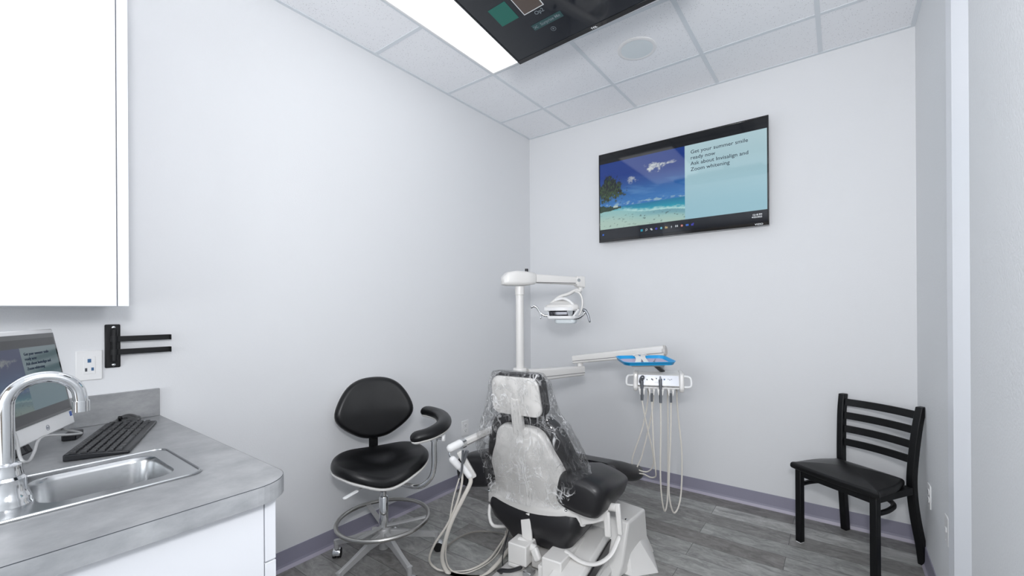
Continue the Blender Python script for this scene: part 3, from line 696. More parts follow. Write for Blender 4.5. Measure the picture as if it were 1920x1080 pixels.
# ------------------------------------------------------------------ black ladder-back chair in the corner
RX, RY = V((.835, -.549, 0)), V((.549, .835, 0))
rc0 = V((2.182, -.362, 0))
rf = frame(rc0, RX, RY)
rc = thing('side_chair', 'black metal ladder-back chair with black seat in the far right corner', 'chair', rc0+RX*.197+RY*.2)
LW = .395; T = .034
def post_path(x):
    k = 1 if x < .1 else -1
    return [(x, .392, 0.0), (x+.004*k, .378, .10), (x+.013*k, .352, .24), (x+.018*k, .336, .36), (x+.018*k, .332, .47), (x+.013*k, .342, .60), (x+.006*k, .358, .73), (x, .380, .832)]
for x in (0, LW):
    P_ = catmull([V(p) for p in post_path(x)], 4); mb = MB(rf); R = []
    for p in P_:
        R.append([V((p.x+a*T/2, p.y+b*.020, p.z)) for a, b in ((-1, -1), (1, -1), (1, 1), (-1, 1))])
    mb.loft(R); obj('rear_post', mb, 'black_metal', rc, bevel=.004)
    obj('leg', MB(rf).box(x-T/2, -T/2, .004, x+T/2, T/2, .425), 'black_metal', rc, bevel=.004)
    for yy in (0, .392): 
        g_ = MB(rf).box(x-T/2+.003, yy-T/2+.003, 0, x+T/2-.003, yy+T/2-.003, .0045); obj('foot_glide', g_, 'white_plastic', rc, smooth=0)
def py(z):
    Q = post_path(0)
    for a, b in zip(Q, Q[1:]):
        if a[2] <= z <= b[2]: return a[1]+(b[1]-a[1])*(z-a[2])/(b[2]-a[2])
for z in (.785, .707, .629, .551):
    mb = MB(rf); n_ = 10; R = []
    for k in range(n_+1):
        x = T/2-.004+(LW-T+.008)*k/n_; bow = .028*(1-(2*k/n_-1)**2)
        R.append([V((x, py(z+dz)+bow+dy, z+dz)) for dy, dz in ((-.006, -.02), (.006, -.02), (.006, .02), (-.006, .02))])
    mb.loft(R); obj('back_slat', mb, 'black_metal', rc, bevel=.002)
mb = MB(rf)
mb.box(T/2, -.012, .385, LW-T/2, .012, .425); mb.box(-.012, T/2, .390, .012, .28, .425); mb.box(LW-.012, T/2, .390, LW+.012, .28, .425); mb.box(T/2, .268, .390, LW-T/2, .292, .425)
obj('seat_frame', mb, 'black_metal', rc, bevel=.002)
mb = MB(rf).tube([(0, .01, .335), (.0, .10, .335), (.03, .20, .335), (.11, .262, .335), (LW/2, .278, .335), (LW-.11, .262, .335), (LW-.03, .20, .335), (LW, .10, .335), (LW, .01, .335)], .0125, n=10, sub=5)
obj('brace_hoop', mb, 'black_metal', rc)
so_ = [(LW/2+x, .145+y) for x, y in [(-.215, -.18), (0, -.192), (.215, -.18), (.225, -.15), (.215, 0), (.18, .11), (.16, .135), (0, .14), (-.16, .135), (-.18, .11), (-.215, 0), (-.225, -.15)]]
so_ = [(p.x, p.y) for p in catmull([V((a, b, 0)) for a, b in so_], 4, True)]
obj('seat', MB(rf @ Matrix.Translation((0, 0, .425))).pad(so_, .036, re=.018, rb=.012, dome=.026), 'vinyl', rc)

# ------------------------------------------------------------------ operator stool
SCN = V((.385, -1.883, 0)); sfw = V((.92, -.39, 0)).normalized(); srt = V((sfw.y, -sfw.x, 0))*1
srt = sfw.cross(V((0, 0, 1)))                  # to the sitter's right
st = thing('operator_stool', 'black vinyl dental stool with backrest, curved body support and foot ring', 'stool', SCN)
sfm = frame(SCN, srt, sfw)                     # x right of sitter, y forward
base_a = math.atan2(.721, -.693)
for k in range(5):
    a = base_a+k*2*math.pi/5; d = V((math.cos(a), math.sin(a), 0)); s_ = V((-d.y, d.x, 0))
    c = SCN; R = []
    for (q, z, h, w) in ((.025, .155, .05, .034), (.10, .145, .04, .028), (.20, .115, .03, .024), (.262, .098, .028, .024), (.282, .090, .034, .026), (.284, .083, .032, .024)):
        R.append([c+d*q+s_*(x*w/2)+V((0, 0, z+y*h/2)) for x, y in ((-1, -1), (1, -1), (.75, 1), (-.75, 1))])
    lg = obj('leg', MB().loft(R), 'grey_metal', st, bevel=.003)
    tip = c+d*.280; obj('caster_socket', MB().cyl(tip+V((0, 0, .058)), tip+V((0, 0, .105)), .0125, .014), 'grey_metal', lg)
    ca = a+[.9, -1.2, .5, 1.9, -.4][k]; cdv = V((math.cos(ca), math.sin(ca), 0)); cs_ = V((-cdv.y, cdv.x, 0)); wc = tip+cdv*.014+V((0, 0, .0255))
    cst = obj('caster', MB().cyl(wc-cs_*.021, wc-cs_*.004, .0253, n=28).cyl(wc+cs_*.004, wc+cs_*.021, .0253, n=28), 'rubber', st, bevel=.002)
    hd = MB(); R = []
    for j in range(13):
        b_ = math.pi*(j/12)*1.05-.1; rr1 = .0275
        R.append([wc+cdv*rr1*q_*math.cos(b_)+V((0, 0, rr1*q_*math.sin(b_)))+cs_*w_ for q_, w_ in ((1, -.019), (1.06, -.012), (1.06, .012), (1, .019), (.93, .012), (.93, -.012))])
    hd.loft(R); hd.cyl(tip+V((0, 0, .045)), tip+V((0, 0, .062)), .006); obj('caster_hood', hd, 'chrome', cst)
hub = MB(Matrix.Translation(SCN)); hub.lathe([(.001, .085), (.024, .085), (.024, .12), (.034, .128), (.036, .19), (.03, .197), (.001, .197)]); obj('hub', hub, 'grey_metal', st, smooth=50)
obj('gas_column', MB(Matrix.Translation(SCN)).lathe([(.001, .19), (.0235, .19), (.0235, .36), (.021, .364), (.014, .366), (.014, .47), (.001, .47)]), 'chrome', st)
obj('collar', MB(Matrix.Translation(SCN)).lathe([(.0142, .392), (.02, .392), (.02, .41), (.0142, .41)]), 'black_plastic', st)
RZ = .243; ring_pts = [SCN+V((.234*math.cos(2*math.pi*k/36), .234*math.sin(2*math.pi*k/36), RZ)) for k in range(36)]
fr_o = obj('foot_ring', MB().tube(ring_pts, .0105, n=12, sub=1, closed=True), 'satin', st)
sp_ = MB()
for a in (2.9, .75, -1.25):
    d = V((math.cos(a), math.sin(a), 0)); sp_.beam(SCN+d*.02+V((0, 0, .205)), SCN+d*.228+V((0, 0, .237)), .026, .008)
obj('ring_spoke', sp_, 'grey_metal', st, bevel=.002)
kd = V((math.cos(-2.1), math.sin(-2.1), 0)); obj('ring_knob', MB().lathe([(.001, 0), (.016, .0), (.022, .012), (.02, .03), (.001, .034)], Matrix.Translation(SCN+kd*.03+V((0, 0, .185))) @ kd.to_track_quat('Z', 'Y').to_matrix().to_4x4()), 'grey_metal', st)
# seat: wide saddle cushion on a pale shell
seat_o = [(-.25, -.02), (-.235, -.13), (-.15, -.20), (0, -.215), (.15, -.20), (.235, -.13), (.25, -.02), (.20, .08), (.11, .125), (0, .135), (-.11, .125), (-.20, .08)]
seat_o = [(p.x, p.y) for p in catmull([V((a, b, 0)) for a, b in seat_o], 5, True)]
def sbend(x, y, z):
    return (x, y, z+.30*x*x*1.4-.035*math.exp(-(x/.11)**2)*sm(.1, -.0, -y)*1.0+.035*sm(.05, .23, -y)-.02*sm(.05, .18, y))
sz = .495
stt = sfm @ Matrix.Translation((0, .01, sz))
obj('seat_shell', MB(stt @ Matrix.Translation((0, 0, -.006))).pad(seat_o, .014, re=.005, rb=.009, bend=sbend), 'cream', st)
obj('seat', MB(stt @ Matrix.Translation((0, 0, .0075))).pad(seat_o, .05, re=.036, rb=.014, dome=.016, bend=sbend), 'vinyl', st)
obj('seat_plate', MB(sfm).box(-.07, -.1, .462, .07, .08, .482), 'grey_metal', st, bevel=.003)
obj('height_lever', MB(sfm).tube([(.05, .02, .468), (.12, .08, .463), (.165, .12, .460)], .004, n=8, sub=3), 'grey_metal', st)
obj('lever_paddle', MB(sfm).tube([(.155, .112, .461), (.21, .150, .456)], .012, n=12, sub=0, ends='round', flat=.5, up=(0, 0, 1)), 'white_plastic', st)
# backrest
bo = [(-.217, -.03), (-.195, .05), (-.145, .125), (-.08, .165), (0, .176), (.08, .165), (.145, .125), (.195, .05), (.217, -.03), (.185, -.09), (.11, -.145), (.045, -.17), (-.045, -.17), (-.11, -.145), (-.185, -.09)]
bo = [(p.x, p.y) for p in catmull([V((a, b, 0)) for a, b in bo], 4, True)]
bpos = SCN-sfw*.235+V((0, 0, .79))-srt*.0
bup = (V((0, 0, 1))*.985-sfw*.17).normalized()
bfm = frame(bpos-sfw*.02, srt, bup)
bn = srt.cross(bup)
if bn.dot(sfw) < 0:
    bfm = frame(bpos-sfw*.02, -srt, bup)
def bbend(x, y, z): return (x, y, z+.7*x*x)
obj('backrest_shell', MB(bfm @ Matrix.Translation((0, 0, -.008))).pad(bo, .016, re=.006, rb=.006, bend=bbend), 'cream', st)
obj('backrest', MB(bfm @ Matrix.Translation((0, 0, .007))).pad(bo, .048, re=.036, rb=.012, dome=.014, bend=bbend), 'vinyl', st)
bb_ = MB(); bb_.beam(bpos-sfw*.028+V((0, 0, -.02)), SCN-sfw*.262+V((0, 0, .53)), .05, .008, up=sfw); bb_.beam(SCN-sfw*.262+V((0, 0, .535)), SCN-sfw*.235+V((0, 0, .470)), .05, .008, up=sfw); bb_.beam(SCN-sfw*.24+V((0, 0, .470)), SCN-sfw*.05+V((0, 0, .470)), .05, .008)
obj('backrest_bar', bb_, 'black_metal', st, bevel=.002)
# body support (curved armrest)
D0 = 2.22
ap = [W(784, 830, 2.10)+V((0, 0, .008)), W(806, 817, 2.13), W(826, 801, 2.20), W(833, 787, 2.30), W(826, 776, 2.42), W(810, 770, 2.50), W(801, 769, 2.53)]
zav = sum(p.z for p in ap)/len(ap)
for p in ap: p.z = zav+(p.z-zav)*.5
pad_o = obj('body_support', MB().tube(ap, .039, n=20, sub=5, ends='round', up=(0, 0, 1), flat=.78), 'vinyl', st)
obj('support_plate', MB().tube([p-V((0, 0, .016)) for p in ap[:]], .034, n=16, sub=5, ends='round', up=(0, 0, 1), flat=.5), 'cream', st)
q1 = W(814, 822, 2.19); q2 = W(814, 872, 2.19); q3 = W(808, 895, 2.19); q4 = W(790, 911, 2.2); q5 = W(765, 910, 2.24); q6 = SCN+V((.02, -.03, .474))
q1.z = zav-.032
obj('support_arm', MB().tube([q1, (q1+q2)/2, q2, q3, q4, q5, (q5+q6)/2, q6], .0135, n=14, sub=5), 'chrome', st)
obj('support_clamp', MB().cyl(q1+V((0, 0, -.005)), q1+V((0, 0, -.035)), .018).cyl(q1+V((0, 0, -.02)), q1+V((.035, .022, -.02)), .007), 'chrome', st)
kp = q1+V((.036, .023, -.02)); obj('support_knob', MB().cyl(kp, kp+V((.012, .008, 0)), .017), 'white_plastic', st, bevel=.002)

# ------------------------------------------------------------------ dental chair
AZ = math.radians(-5); DO = V((1.06, -1.25, 0))
dx_ = V((math.cos(AZ), -math.sin(AZ), 0)); dy_ = V((math.sin(AZ), math.cos(AZ), 0))
dc = thing('dental_chair', 'reclining black dental patient chair with white shell back, seen from behind', 'dental chair', DO)
DM = frame(DO, dx_, dy_)
def D(x, y, z): return DM @ V((x, y, z))
th9 = math.radians(9)
upb = (V((0, 0, 1))*math.cos(th9)-dy_*math.sin(th9))
BK = frame(D(0, -.34, .93), dx_, upb)          # x right, y up the back, z towards the rear
def S(x, z, dz=0):                              # point on the back plane at height z
    return (x, (z-.93)/math.cos(th9))
def skew(pts, z0=.3, k=.085): return [(x-.005-k*max(0, z-z0), z) for x, z in pts]
# shell
half = [(.0, .762), (.08, .760), (.125, .738), (.150, .70), (.17, .645), (.203, .585), (.236, .50), (.266, .40), (.284, .31), (.282, .292), (.20, .286), (0, .284)]
ol = half+[(-x, z) for x, z in half[::-1][1:-1]]
ol = [S(x, z) for x, z in skew(ol)]
ol = [(p.x, p.y) for p in catmull([V((a, b, 0)) for a, b in ol], 3, True)]
def shbend(x, y, z):
    zz = .93+y*math.cos(th9); f_ = sm(.395, .355, zz)*.02
    c_ = -.005-.085*max(0, zz-.3); r_ = math.exp(-((x-c_)/.05)**4)*.006*sm(.30, .4, zz)
    k_ = 1 if z > .012 else 0
    return (x, y, z+k_*(f_+r_)-.35*(x-c_)**2)
obj('back_shell', MB(BK @ Matrix.Translation((0, 0, -.045))).pad(ol, .045, re=.022, rb=.005, dome=.008, bend=shbend, rings=8, nd_=22), 'cream', dc, smooth=60)
for x, z in ((-.265, .372), (.20, .372)):
    px_, py_ = S(x, z); obj('screw', MB(BK).ball((px_, py_, -.001), .0085), 'chrome', dc)
# back cushion
half = [(0, .80), (.12, .798), (.185, .765), (.225, .70), (.255, .62), (.278, .53), (.285, .42), (.26, .34), (.15, .32), (0, .32)]
ol = half+[(-x, z) for x, z in half[::-1][1:-1]]
ol = [S(x, z) for x, z in skew(ol, .4, .10)]
ol = [(p.x, p.y) for p in catmull([V((a, b, 0)) for a, b in ol], 3, True)]
obj('back_cushion', MB(BK @ Matrix.Translation((0, 0, -.125))).pad(ol, .075, re=.025, rb=.03), 'vinyl_soft', dc)
# headrest
HM = BK @ Matrix.Translation((-.032, -.006, 0))
hr_o = [(x*(1-.10*(y+.1)/.2+.02), y) for x, y in rr(.292, .198, .045, n=6)]
obj('headrest_cushion', MB(HM @ Matrix.Translation((.006, .002, -.075))).pad([(x*1.06, y*1.09) for x, y in hr_o], .07, re=.014, rb=.03), 'vinyl_soft', dc)
obj('headrest_shell', MB(HM @ Matrix.Translation((0, 0, -.008))).pad(hr_o, .016, re=.007, rb=.004, dome=.004), 'cream', dc)
obj('headrest_stem', MB(HM).loft([[V((-.032, -.24, .004)), V((.032, -.24, .004)), V((.032, -.24, -.02)), V((-.032, -.24, -.02))], [V((-.03, -.085, .02)), V((.03, -.085, .02)), V((.03, -.085, -.012)), V((-.03, -.085, -.012))], [V((-.026, -.01, .018)), V((.026, -.01, .018)), V((.026, -.01, .0)), V((-.026, -.01, .0))]]), 'cream', dc, bevel=.006)
# seat and leg rest
def secs(rows, n=6):
    R = []
    for (y, cx, hw, zt, zb, r_) in rows: R.append([V((cx+a, y, (zt+zb)/2+b)) for a, b in rr(2*hw, zt-zb, min(r_, (zt-zb)/2*.95), n)])
    return R
obj('seat_cushion', MB(DM).loft(secs([(-.20, -.01, .22, .44, .33, .03), (-.19, -.01, .245, .45, .32, .04), (.0, -.01, .255, .445, .315, .04), (.2, 0, .255, .44, .31, .04), (.34, 0, .25, .425, .31, .035)])), 'vinyl_soft', dc, smooth=50)
lr_ = secs([(.28, 0, .235, .44, .30, .04), (.36, .0, .262, .432, .305, .05), (.46, .0, .285, .402, .28, .05), (.56, .0, .305, .36, .245, .05), (.64, .0, .312, .328, .222, .05), (.69, .0, .31, .312, .214, .048), (.72, .0, .298, .300, .222, .035), (.727, .0, .283, .288, .234, .02)])
obj('leg_rest', MB(DM).loft(lr_), 'vinyl_soft', dc, smooth=60)
obj('leg_rest_skirt', MB(DM).loft([[V((.24, .0, .33)), V((.24, .52, .31)), V((-.24, .52, .31)), V((-.24, .0, .33))], [V((.19, .04, .14)), V((.19, .22, .12)), V((-.19, .22, .12)), V((-.19, .04, .14))]]), 'vinyl_soft', dc)
# under-seat tub
obj('seat_tub', MB(DM).loft([[V((cx+a, yr+d/2+b, z)) for a, b in rr(w, d, r_, 6)] for (z, w, d, cx, yr, r_) in ((.345, .54, .50, .0, -.255, .05), (.30, .55, .50, .0, -.272, .06), (.25, .52, .48, .005, -.275, .08), (.215, .44, .44, .02, -.272, .08), (.185, .37, .42, .035, -.265, .05), (.16, .34, .40, .035, -.255, .04))]), 'vinyl_soft', dc, smooth=50)
# armrests
def arm(name, cx, sgn_, label=None):
    rows = ((-.300, 0, .47, .085, .055, -8), (-.292, .0, .47, .108, .078, -10), (-.26, .0, .47, .122, .092, -12), (-.16, .0, .462, .124, .092, -12), (-.03, .008, .450, .116, .082, -14), (.10, .01, .428, .10, .066, -16), (.17, .012, .408, .08, .05, -18), (.215, .012, .395, .06, .034, -18), (.227, .012, .39, .04, .02, -18))
    R = []
    for y, ox, z, hw, hh, tl_ in rows:
        t_ = math.radians(tl_*sgn_); ring = []
        for k in range(28):
            a = 2*math.pi*k/28; ca, sa = math.cos(a), math.sin(a); p_ = 2/3.6
            X = math.copysign(abs(ca)**p_, ca)*hw; Z = math.copysign(abs(sa)**p_, sa)*hh
            ring.append(V((cx+ox*sgn_+X*math.cos(t_)-Z*math.sin(t_), y, z+X*math.sin(t_)+Z*math.cos(t_))))
        R.append(ring)
    obj(name, MB(DM).loft(R), 'vinyl_soft', dc, smooth=60)
arm('armrest', .28, 1)
arm('armrest', -.35, -1)
# arm bracket, links and rail on the right
def bar(pts, w, h, mat, name, lab=None, **k):
    mb = MB()
    for a, b in zip(pts, pts[1:]): mb.beam(a, b, w, h, **k)
    return obj(name, mb, mat, dc, bevel=.004)
obj('arm_bracket', MB(DM).loft([[V((.255, -.235, .30)), V((.255, -.235, .365)), V((.255, -.215, .365)), V((.255, -.215, .30))], [V((.325, -.205, .315)), V((.325, -.205, .37)), V((.325, -.185, .37)), V((.325, -.185, .315))], [V((.385, -.175, .335)), V((.385, -.175, .385)), V((.385, -.155, .385)), V((.385, -.155, .335))]]), 'cream', dc, bevel=.006)
obj('link_arm', MB().beam(D(.378, -.17, .375), D(.392, -.185, .26), .034, .022, up=dy_), 'cream', dc, bevel=.008)
obj('link_arm', MB().beam(D(.425, -.145, .415), D(.445, -.165, .275), .026, .02, up=dy_), 'cream', dc, bevel=.007)
obj('pivot', MB().cyl(D(.36, -.15, .39), D(.42, -.15, .395), .019), 'cream', dc, bevel=.003)
hp = [D(.215, -.275, .185), D(.30, -.285, .165), D(.37, -.27, .17), D(.42, -.23, .205), D(.445, -.19, .27)]
obj('rail', MB().tube(hp, .0135, n=14, sub=5, flat=.6, up=(0, 0, 1), ends='round'), 'cream', dc)
hp = [D(-.262, -.25, .29), D(-.25, -.27, .245), D(-.215, -.28, .205), D(-.17, -.2, .18)]
obj('rail', MB().tube(hp, .009, n=12, sub=5, ends='round'), 'cream', dc)
# rear strap and roller
obj('rear_strap', MB().beam(D(-.028, -.262, .31), D(.0, -.285, .185), .058, .012, up=dy_), 'cream', dc, bevel=.003)
obj('roller', MB().cyl(D(-.045, -.30, .185), D(.058, -.305, .168), .019), 'cream', dc, bevel=.004)
obj('strap_link', MB().beam(D(.05, -.31, .175), D(.085, -.32, .125), .04, .03, up=dy_), 'cream', dc, bevel=.01)
# base
obj('base_block', MB(DM).box(-.072, -.36, .095, .035, -.10, .195).box(-.072, -.36, .075, .012, -.10, .0955), 'cream', dc, bevel=.006)
obj('base_block', MB(DM).box(.13, -.375, .055, .235, -.10, .185).box(.10, -.36, .06, .13, -.10, .13), 'cream', dc, bevel=.006)
obj('base_yoke', MB(DM).box(.035, -.31, .075, .13, -.12, .135), 'cream_dark', dc, bevel=.006)
for a_, b_ in (((.03, -.365, .092), (.075, -.36, .07)), ((.105, -.38, .075), (.135, -.38, .045))):
    obj('hinge_plate', MB(DM).box(a_[0], a_[1]-.02, b_[2], b_[0], a_[1]+.03, a_[2]), 'steel', dc, bevel=.003)
obj('pedal_lever', MB().tube([D(-.075, -.42, .075), D(-.07, -.43, .09), D(-.02, -.415, .095), D(.02, -.39, .108)], .013, n=10, sub=4, ends='round', flat=.6, up=(0, 0, 1)), 'black_plastic', dc)
fp = [[V((cx+a, cy+b, z)) for a, b in rr(w, d, .04, 5)] for (z, w, d, cx, cy) in ((0, .50, .86, .115, -.13), (.03, .50, .86, .115, -.13), (.05, .46, .80, .115, -.13), (.062, .36, .70, .105, -.14))]
obj('foot_plate', MB(DM).loft(fp), 'cream', dc, smooth=40)
obj('lift_beam', MB(DM).loft([[V((x, y, z)) for x, z in ((.19, z0_), (.315, z0_), (.335, z1_-.02), (.32, z1_), (.19, z1_))] for y, z0_, z1_ in ((-.44, .05, .135), (-.2, .06, .165), (.14, .07, .215))]), 'cream', dc, bevel=.006)
obj('bellows', MB(DM).loft([[V((.333, -.46, .04)), V((.338, -.46, .098)), V((.330, -.46, .098)), V((.32, -.46, .04))], [V((.338, .06, .095)), V((.343, .06, .165)), V((.335, .06, .165)), V((.325, .06, .095))]]), 'vinyl_soft', dc, bevel=.003)
obj('side_rail', MB(DM).loft([[V((.325, -.40, .01)), V((.34, -.40, .01)), V((.34, -.40, .04)), V((.325, -.40, .04))], [V((.33, .03, .04)), V((.345, .03, .04)), V((.345, .03, .085)), V((.33, .03, .085))]]), 'cream', dc, bevel=.003)
pedl = MB(DM); pedl.loft([[V(p) for p in r_] for r_ in (
    [(.18, -.08, 0), (.40, -.08, 0), (.50, .26, 0), (.20, .32, 0)],
    [(.20, -.05, .06), (.415, -.05, .06), (.465, .23, .10), (.21, .28, .10)],
    [(.225, .03, .262), (.425, .03, .247), (.445, .26, .232), (.235, .28, .245)])])
obj('pedestal', pedl, 'cream', dc, bevel=.012, seg=3)
obj('pedestal_skirt', MB(DM).loft([[V(p) for p in r_] for r_ in ([(.20, .0, .0), (.46, -.02, 0), (.565, .08, 0), (.47, .30, 0), (.2, .36, 0)], [(.22, .02, .012), (.445, .0, .012), (.55, .09, .012), (.465, .285, .012), (.22, .34, .012)], [(.24, .06, .085), (.425, .03, .085), (.448, .14, .105), (.445, .25, .105), (.24, .27, .09)])]), 'cream', dc, bevel=.004)
obj('screw', MB(DM).ball((.405, .045, .252), .008, sc=(1, 1, .5)), 'chrome', dc)
obj('screw', MB(DM).ball((-.02, -.44, .058), .007, sc=(1, 1, .5)), 'chrome', dc)

# ------------------------------------------------------------------ clear plastic cover over the headrest and back
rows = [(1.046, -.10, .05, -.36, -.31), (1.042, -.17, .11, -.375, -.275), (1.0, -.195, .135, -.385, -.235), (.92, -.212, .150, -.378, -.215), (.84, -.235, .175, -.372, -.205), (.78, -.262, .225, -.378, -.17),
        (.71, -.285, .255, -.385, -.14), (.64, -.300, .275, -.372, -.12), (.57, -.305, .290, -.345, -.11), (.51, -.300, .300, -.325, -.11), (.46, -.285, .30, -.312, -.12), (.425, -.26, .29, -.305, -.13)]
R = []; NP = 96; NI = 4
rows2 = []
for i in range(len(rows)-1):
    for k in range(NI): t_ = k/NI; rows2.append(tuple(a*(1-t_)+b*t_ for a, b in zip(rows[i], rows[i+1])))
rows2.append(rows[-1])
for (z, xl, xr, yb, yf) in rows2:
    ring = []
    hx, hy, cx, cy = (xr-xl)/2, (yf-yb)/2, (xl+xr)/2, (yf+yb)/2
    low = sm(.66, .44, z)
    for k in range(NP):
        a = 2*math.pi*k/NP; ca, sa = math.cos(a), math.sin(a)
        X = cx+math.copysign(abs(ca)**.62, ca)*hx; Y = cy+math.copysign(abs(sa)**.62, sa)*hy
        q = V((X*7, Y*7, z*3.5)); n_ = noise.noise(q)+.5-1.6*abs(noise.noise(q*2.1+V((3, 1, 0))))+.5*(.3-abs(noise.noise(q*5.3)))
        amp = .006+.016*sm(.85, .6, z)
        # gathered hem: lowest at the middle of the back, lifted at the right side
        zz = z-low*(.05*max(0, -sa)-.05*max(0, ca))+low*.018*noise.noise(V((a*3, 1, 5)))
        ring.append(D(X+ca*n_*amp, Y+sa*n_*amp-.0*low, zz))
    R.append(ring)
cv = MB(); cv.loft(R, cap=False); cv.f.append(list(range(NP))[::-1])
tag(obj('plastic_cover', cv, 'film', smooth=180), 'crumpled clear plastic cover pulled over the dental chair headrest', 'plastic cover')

# ------------------------------------------------------------------ support post with delivery arms, control head
PX, PY_ = .648, -1.016
du = thing('delivery_unit', 'white dental delivery unit: post, two jointed arms and instrument control head', 'dental unit', (PX, PY_, 0))
PM = Matrix.Translation((PX, PY_, 0))
obj('post', MB(PM).lathe([(.001, .02), (.0265, .02), (.0265, 1.455), (.031, 1.457), (.031, 1.512), (.001, 1.512)]), 'cream', du)
obj('post_base', MB(PM).lathe([(.001, 0), (.11, 0), (.11, .015), (.10, .024), (.04, .03), (.032, .09), (.001, .09)]), 'cream', du)
j0 = V((PX, PY_, 0)); jn = W(1092, 690, 3.12); en = W(1243, 658, 2.80)
obj('arm_collar', MB(PM).lathe([(.001, .86), (.045, .86), (.047, .87), (.047, .965), (.043, .972), (.001, .972)]), 'cream', du)
def duct(p, q, w, h, w2, h2, name, z_off=0):
    p, q = V(p), V(q); d = (q-p).normalized(); x = d.cross(V((0, 0, 1))).normalized(); u_ = x.cross(d); R = []
    for c, ww, hh in ((p, w, h), (q, w2, h2)):
        R.append([c+x*a+u_*b for a, b in rr(ww, hh, min(ww, hh)*.22, 4)])
    o = obj(name, MB().loft(R), 'cream', du, smooth=40)
    sl = MB(); sl.beam(p+x*(w/2)-u_*h*.18, q+x*(w2/2)-u_*h2*.18, .002, .004); obj('seam_line', sl, 'seam', o, smooth=0)
    return o
a0 = V((PX+.03, PY_+.04, .917)); jn2 = V((jn.x, jn.y, .912))
duct(a0, jn2, .06, .085, .055, .068, 'lower_arm')
obj('elbow', MB().cyl(V((jn.x-.01, jn.y-.015, .93)), V((jn.x-.01, jn.y-.015, .985)), .024, .02), 'cream', du)
e0 = V((jn.x-.055, jn.y-.03, .992)); e1_ = V((en.x+.01, en.y, 1.085))
duct(e0, e1_, .05, .058, .06, .068, 'upper_arm')
obj('arm_end_cap', MB().tube([e1_-(e1_-e0).normalized()*.01, e1_+(e1_-e0).normalized()*.012], .034, n=16, sub=0, ends='flat', flat=1), 'cream_dark', du, bevel=.004)
hc = W(1234, 711, 2.70)
hx_ = (_R*.965-_f*.26); hx_.z = 0; hx_.normalize()
hfm = frame(hc, hx_, V((0, 0, 1)).cross(hx_))     # x right, y away from camera, z up
obj('swivel_post', MB().cyl(V((hfm @ V((.03, .06, .03)))), V((e1_.x-.03, e1_.y, 1.06)), .016), 'cream_dark', du)
hb = MB(hfm); HWd = .135
prof = [(-.062, -.034), (-.045, .034), (-.02, .046), (.08, .046), (.095, .03), (.095, -.02), (.07, -.04)]
hb.loft([[V((x, a, b)) for a, b in prof] for x in (-HWd, HWd)]); hd_ = obj('control_head', hb, 'cream', du, bevel=.006)
# end cheeks
for s in (-1, 1):
    ck = MB(hfm); pr2 = [(-.075, -.048), (-.055, .045), (-.02, .053), (.085, .052), (.1, .03), (.1, -.03), (.05, -.055), (-.06, -.07)]
    ck.loft([[V((s*x, a, b)) for a, b in pr2] for x in (HWd-.012, HWd+.016)]); obj('end_cheek', ck, 'cream', du, bevel=.008)
    hh_ = MB(hfm); hh_.tube([V((s*(HWd+.01), -.04, .028)), V((s*(HWd+.045), -.055, .026)), V((s*(HWd+.056), -.06, .005)), V((s*(HWd+.052), -.062, -.03)), V((s*(HWd+.01), -.05, -.036))], .0075, n=12, sub=6)
    obj('handle', hh_, 'white_plastic', du)
pnx = frame(hfm @ V((0, -.0555, 0)), hx_, (hfm.to_3x3() @ V((0, .017, .068))))
pz = pnx.to_3x3() @ V((0, 0, 1))
pl = MB(pnx).box(-HWd+.014, -.03, -.001, HWd-.014, .032, .002); M['panel'] = new_mat('panel_grey', srgb(176, 180, 188), .3, .1)
obj('front_panel', pl, 'panel', du, smooth=0)
M['port_teal'] = M['port']
for x, y, r_, mt_ in ((-.098, .022, .002, 'slot'), (-.068, .004, .0045, 'black_plastic'), (-.040, .008, .004, 'slot'), (-.034, .004, .005, 'black_plastic'), (-.028, .014, .004, 'satin'), (-.022, .005, .006, 'satin'), (-.012, .012, .004, 'slot'), (.018, .008, .005, 'port'), (.036, .008, .005, 'port'), (.058, .010, .0025, 'slot'), (.068, .006, .003, 'black_plastic'), (.078, .010, .0025, 'slot')):
    obj('dial', MB(pnx @ Matrix.Translation((x, y, .0015))).lathe([(.001, 0), (r_, 0), (r_*.9, .004), (.001, .004)], n=16), mt_, du)
obj('display', MB(pnx).box(-.022, -.018, .0015, .004, -.008, .003), 'white_plastic', du, smooth=0)
obj('holder_rail', MB(hfm).box(-HWd+.012, -.085, -.046, HWd-.012, -.05, -.036), 'cream', du, bevel=.003)
hold = [-.098, -.040, .012, .072]
for x in hold:
    q = MB(hfm)
    for s in (-1, 1): q.loft([[V((x+s*a, y, z)) for a, y, z in ((.006, -.078, -.036), (.024, -.078, -.036), (.022, -.062, -.036), (.006, -.062, -.036))], [V((x+s*a, y, z)) for a, y, z in ((.007, -.098, -.05), (.020, -.098, -.05), (.018, -.07, -.052), (.007, -.07, -.052))], [V((x+s*a, y, z)) for a, y, z in ((.008, -.097, -.085), (.014, -.097, -.085), (.013, -.076, -.085), (.008, -.076, -.085))]])
    q.box(x-.020, -.072, -.055, x+.020, -.062, -.036)
    obj('instrument_holder', q, 'cream', du, bevel=.002)
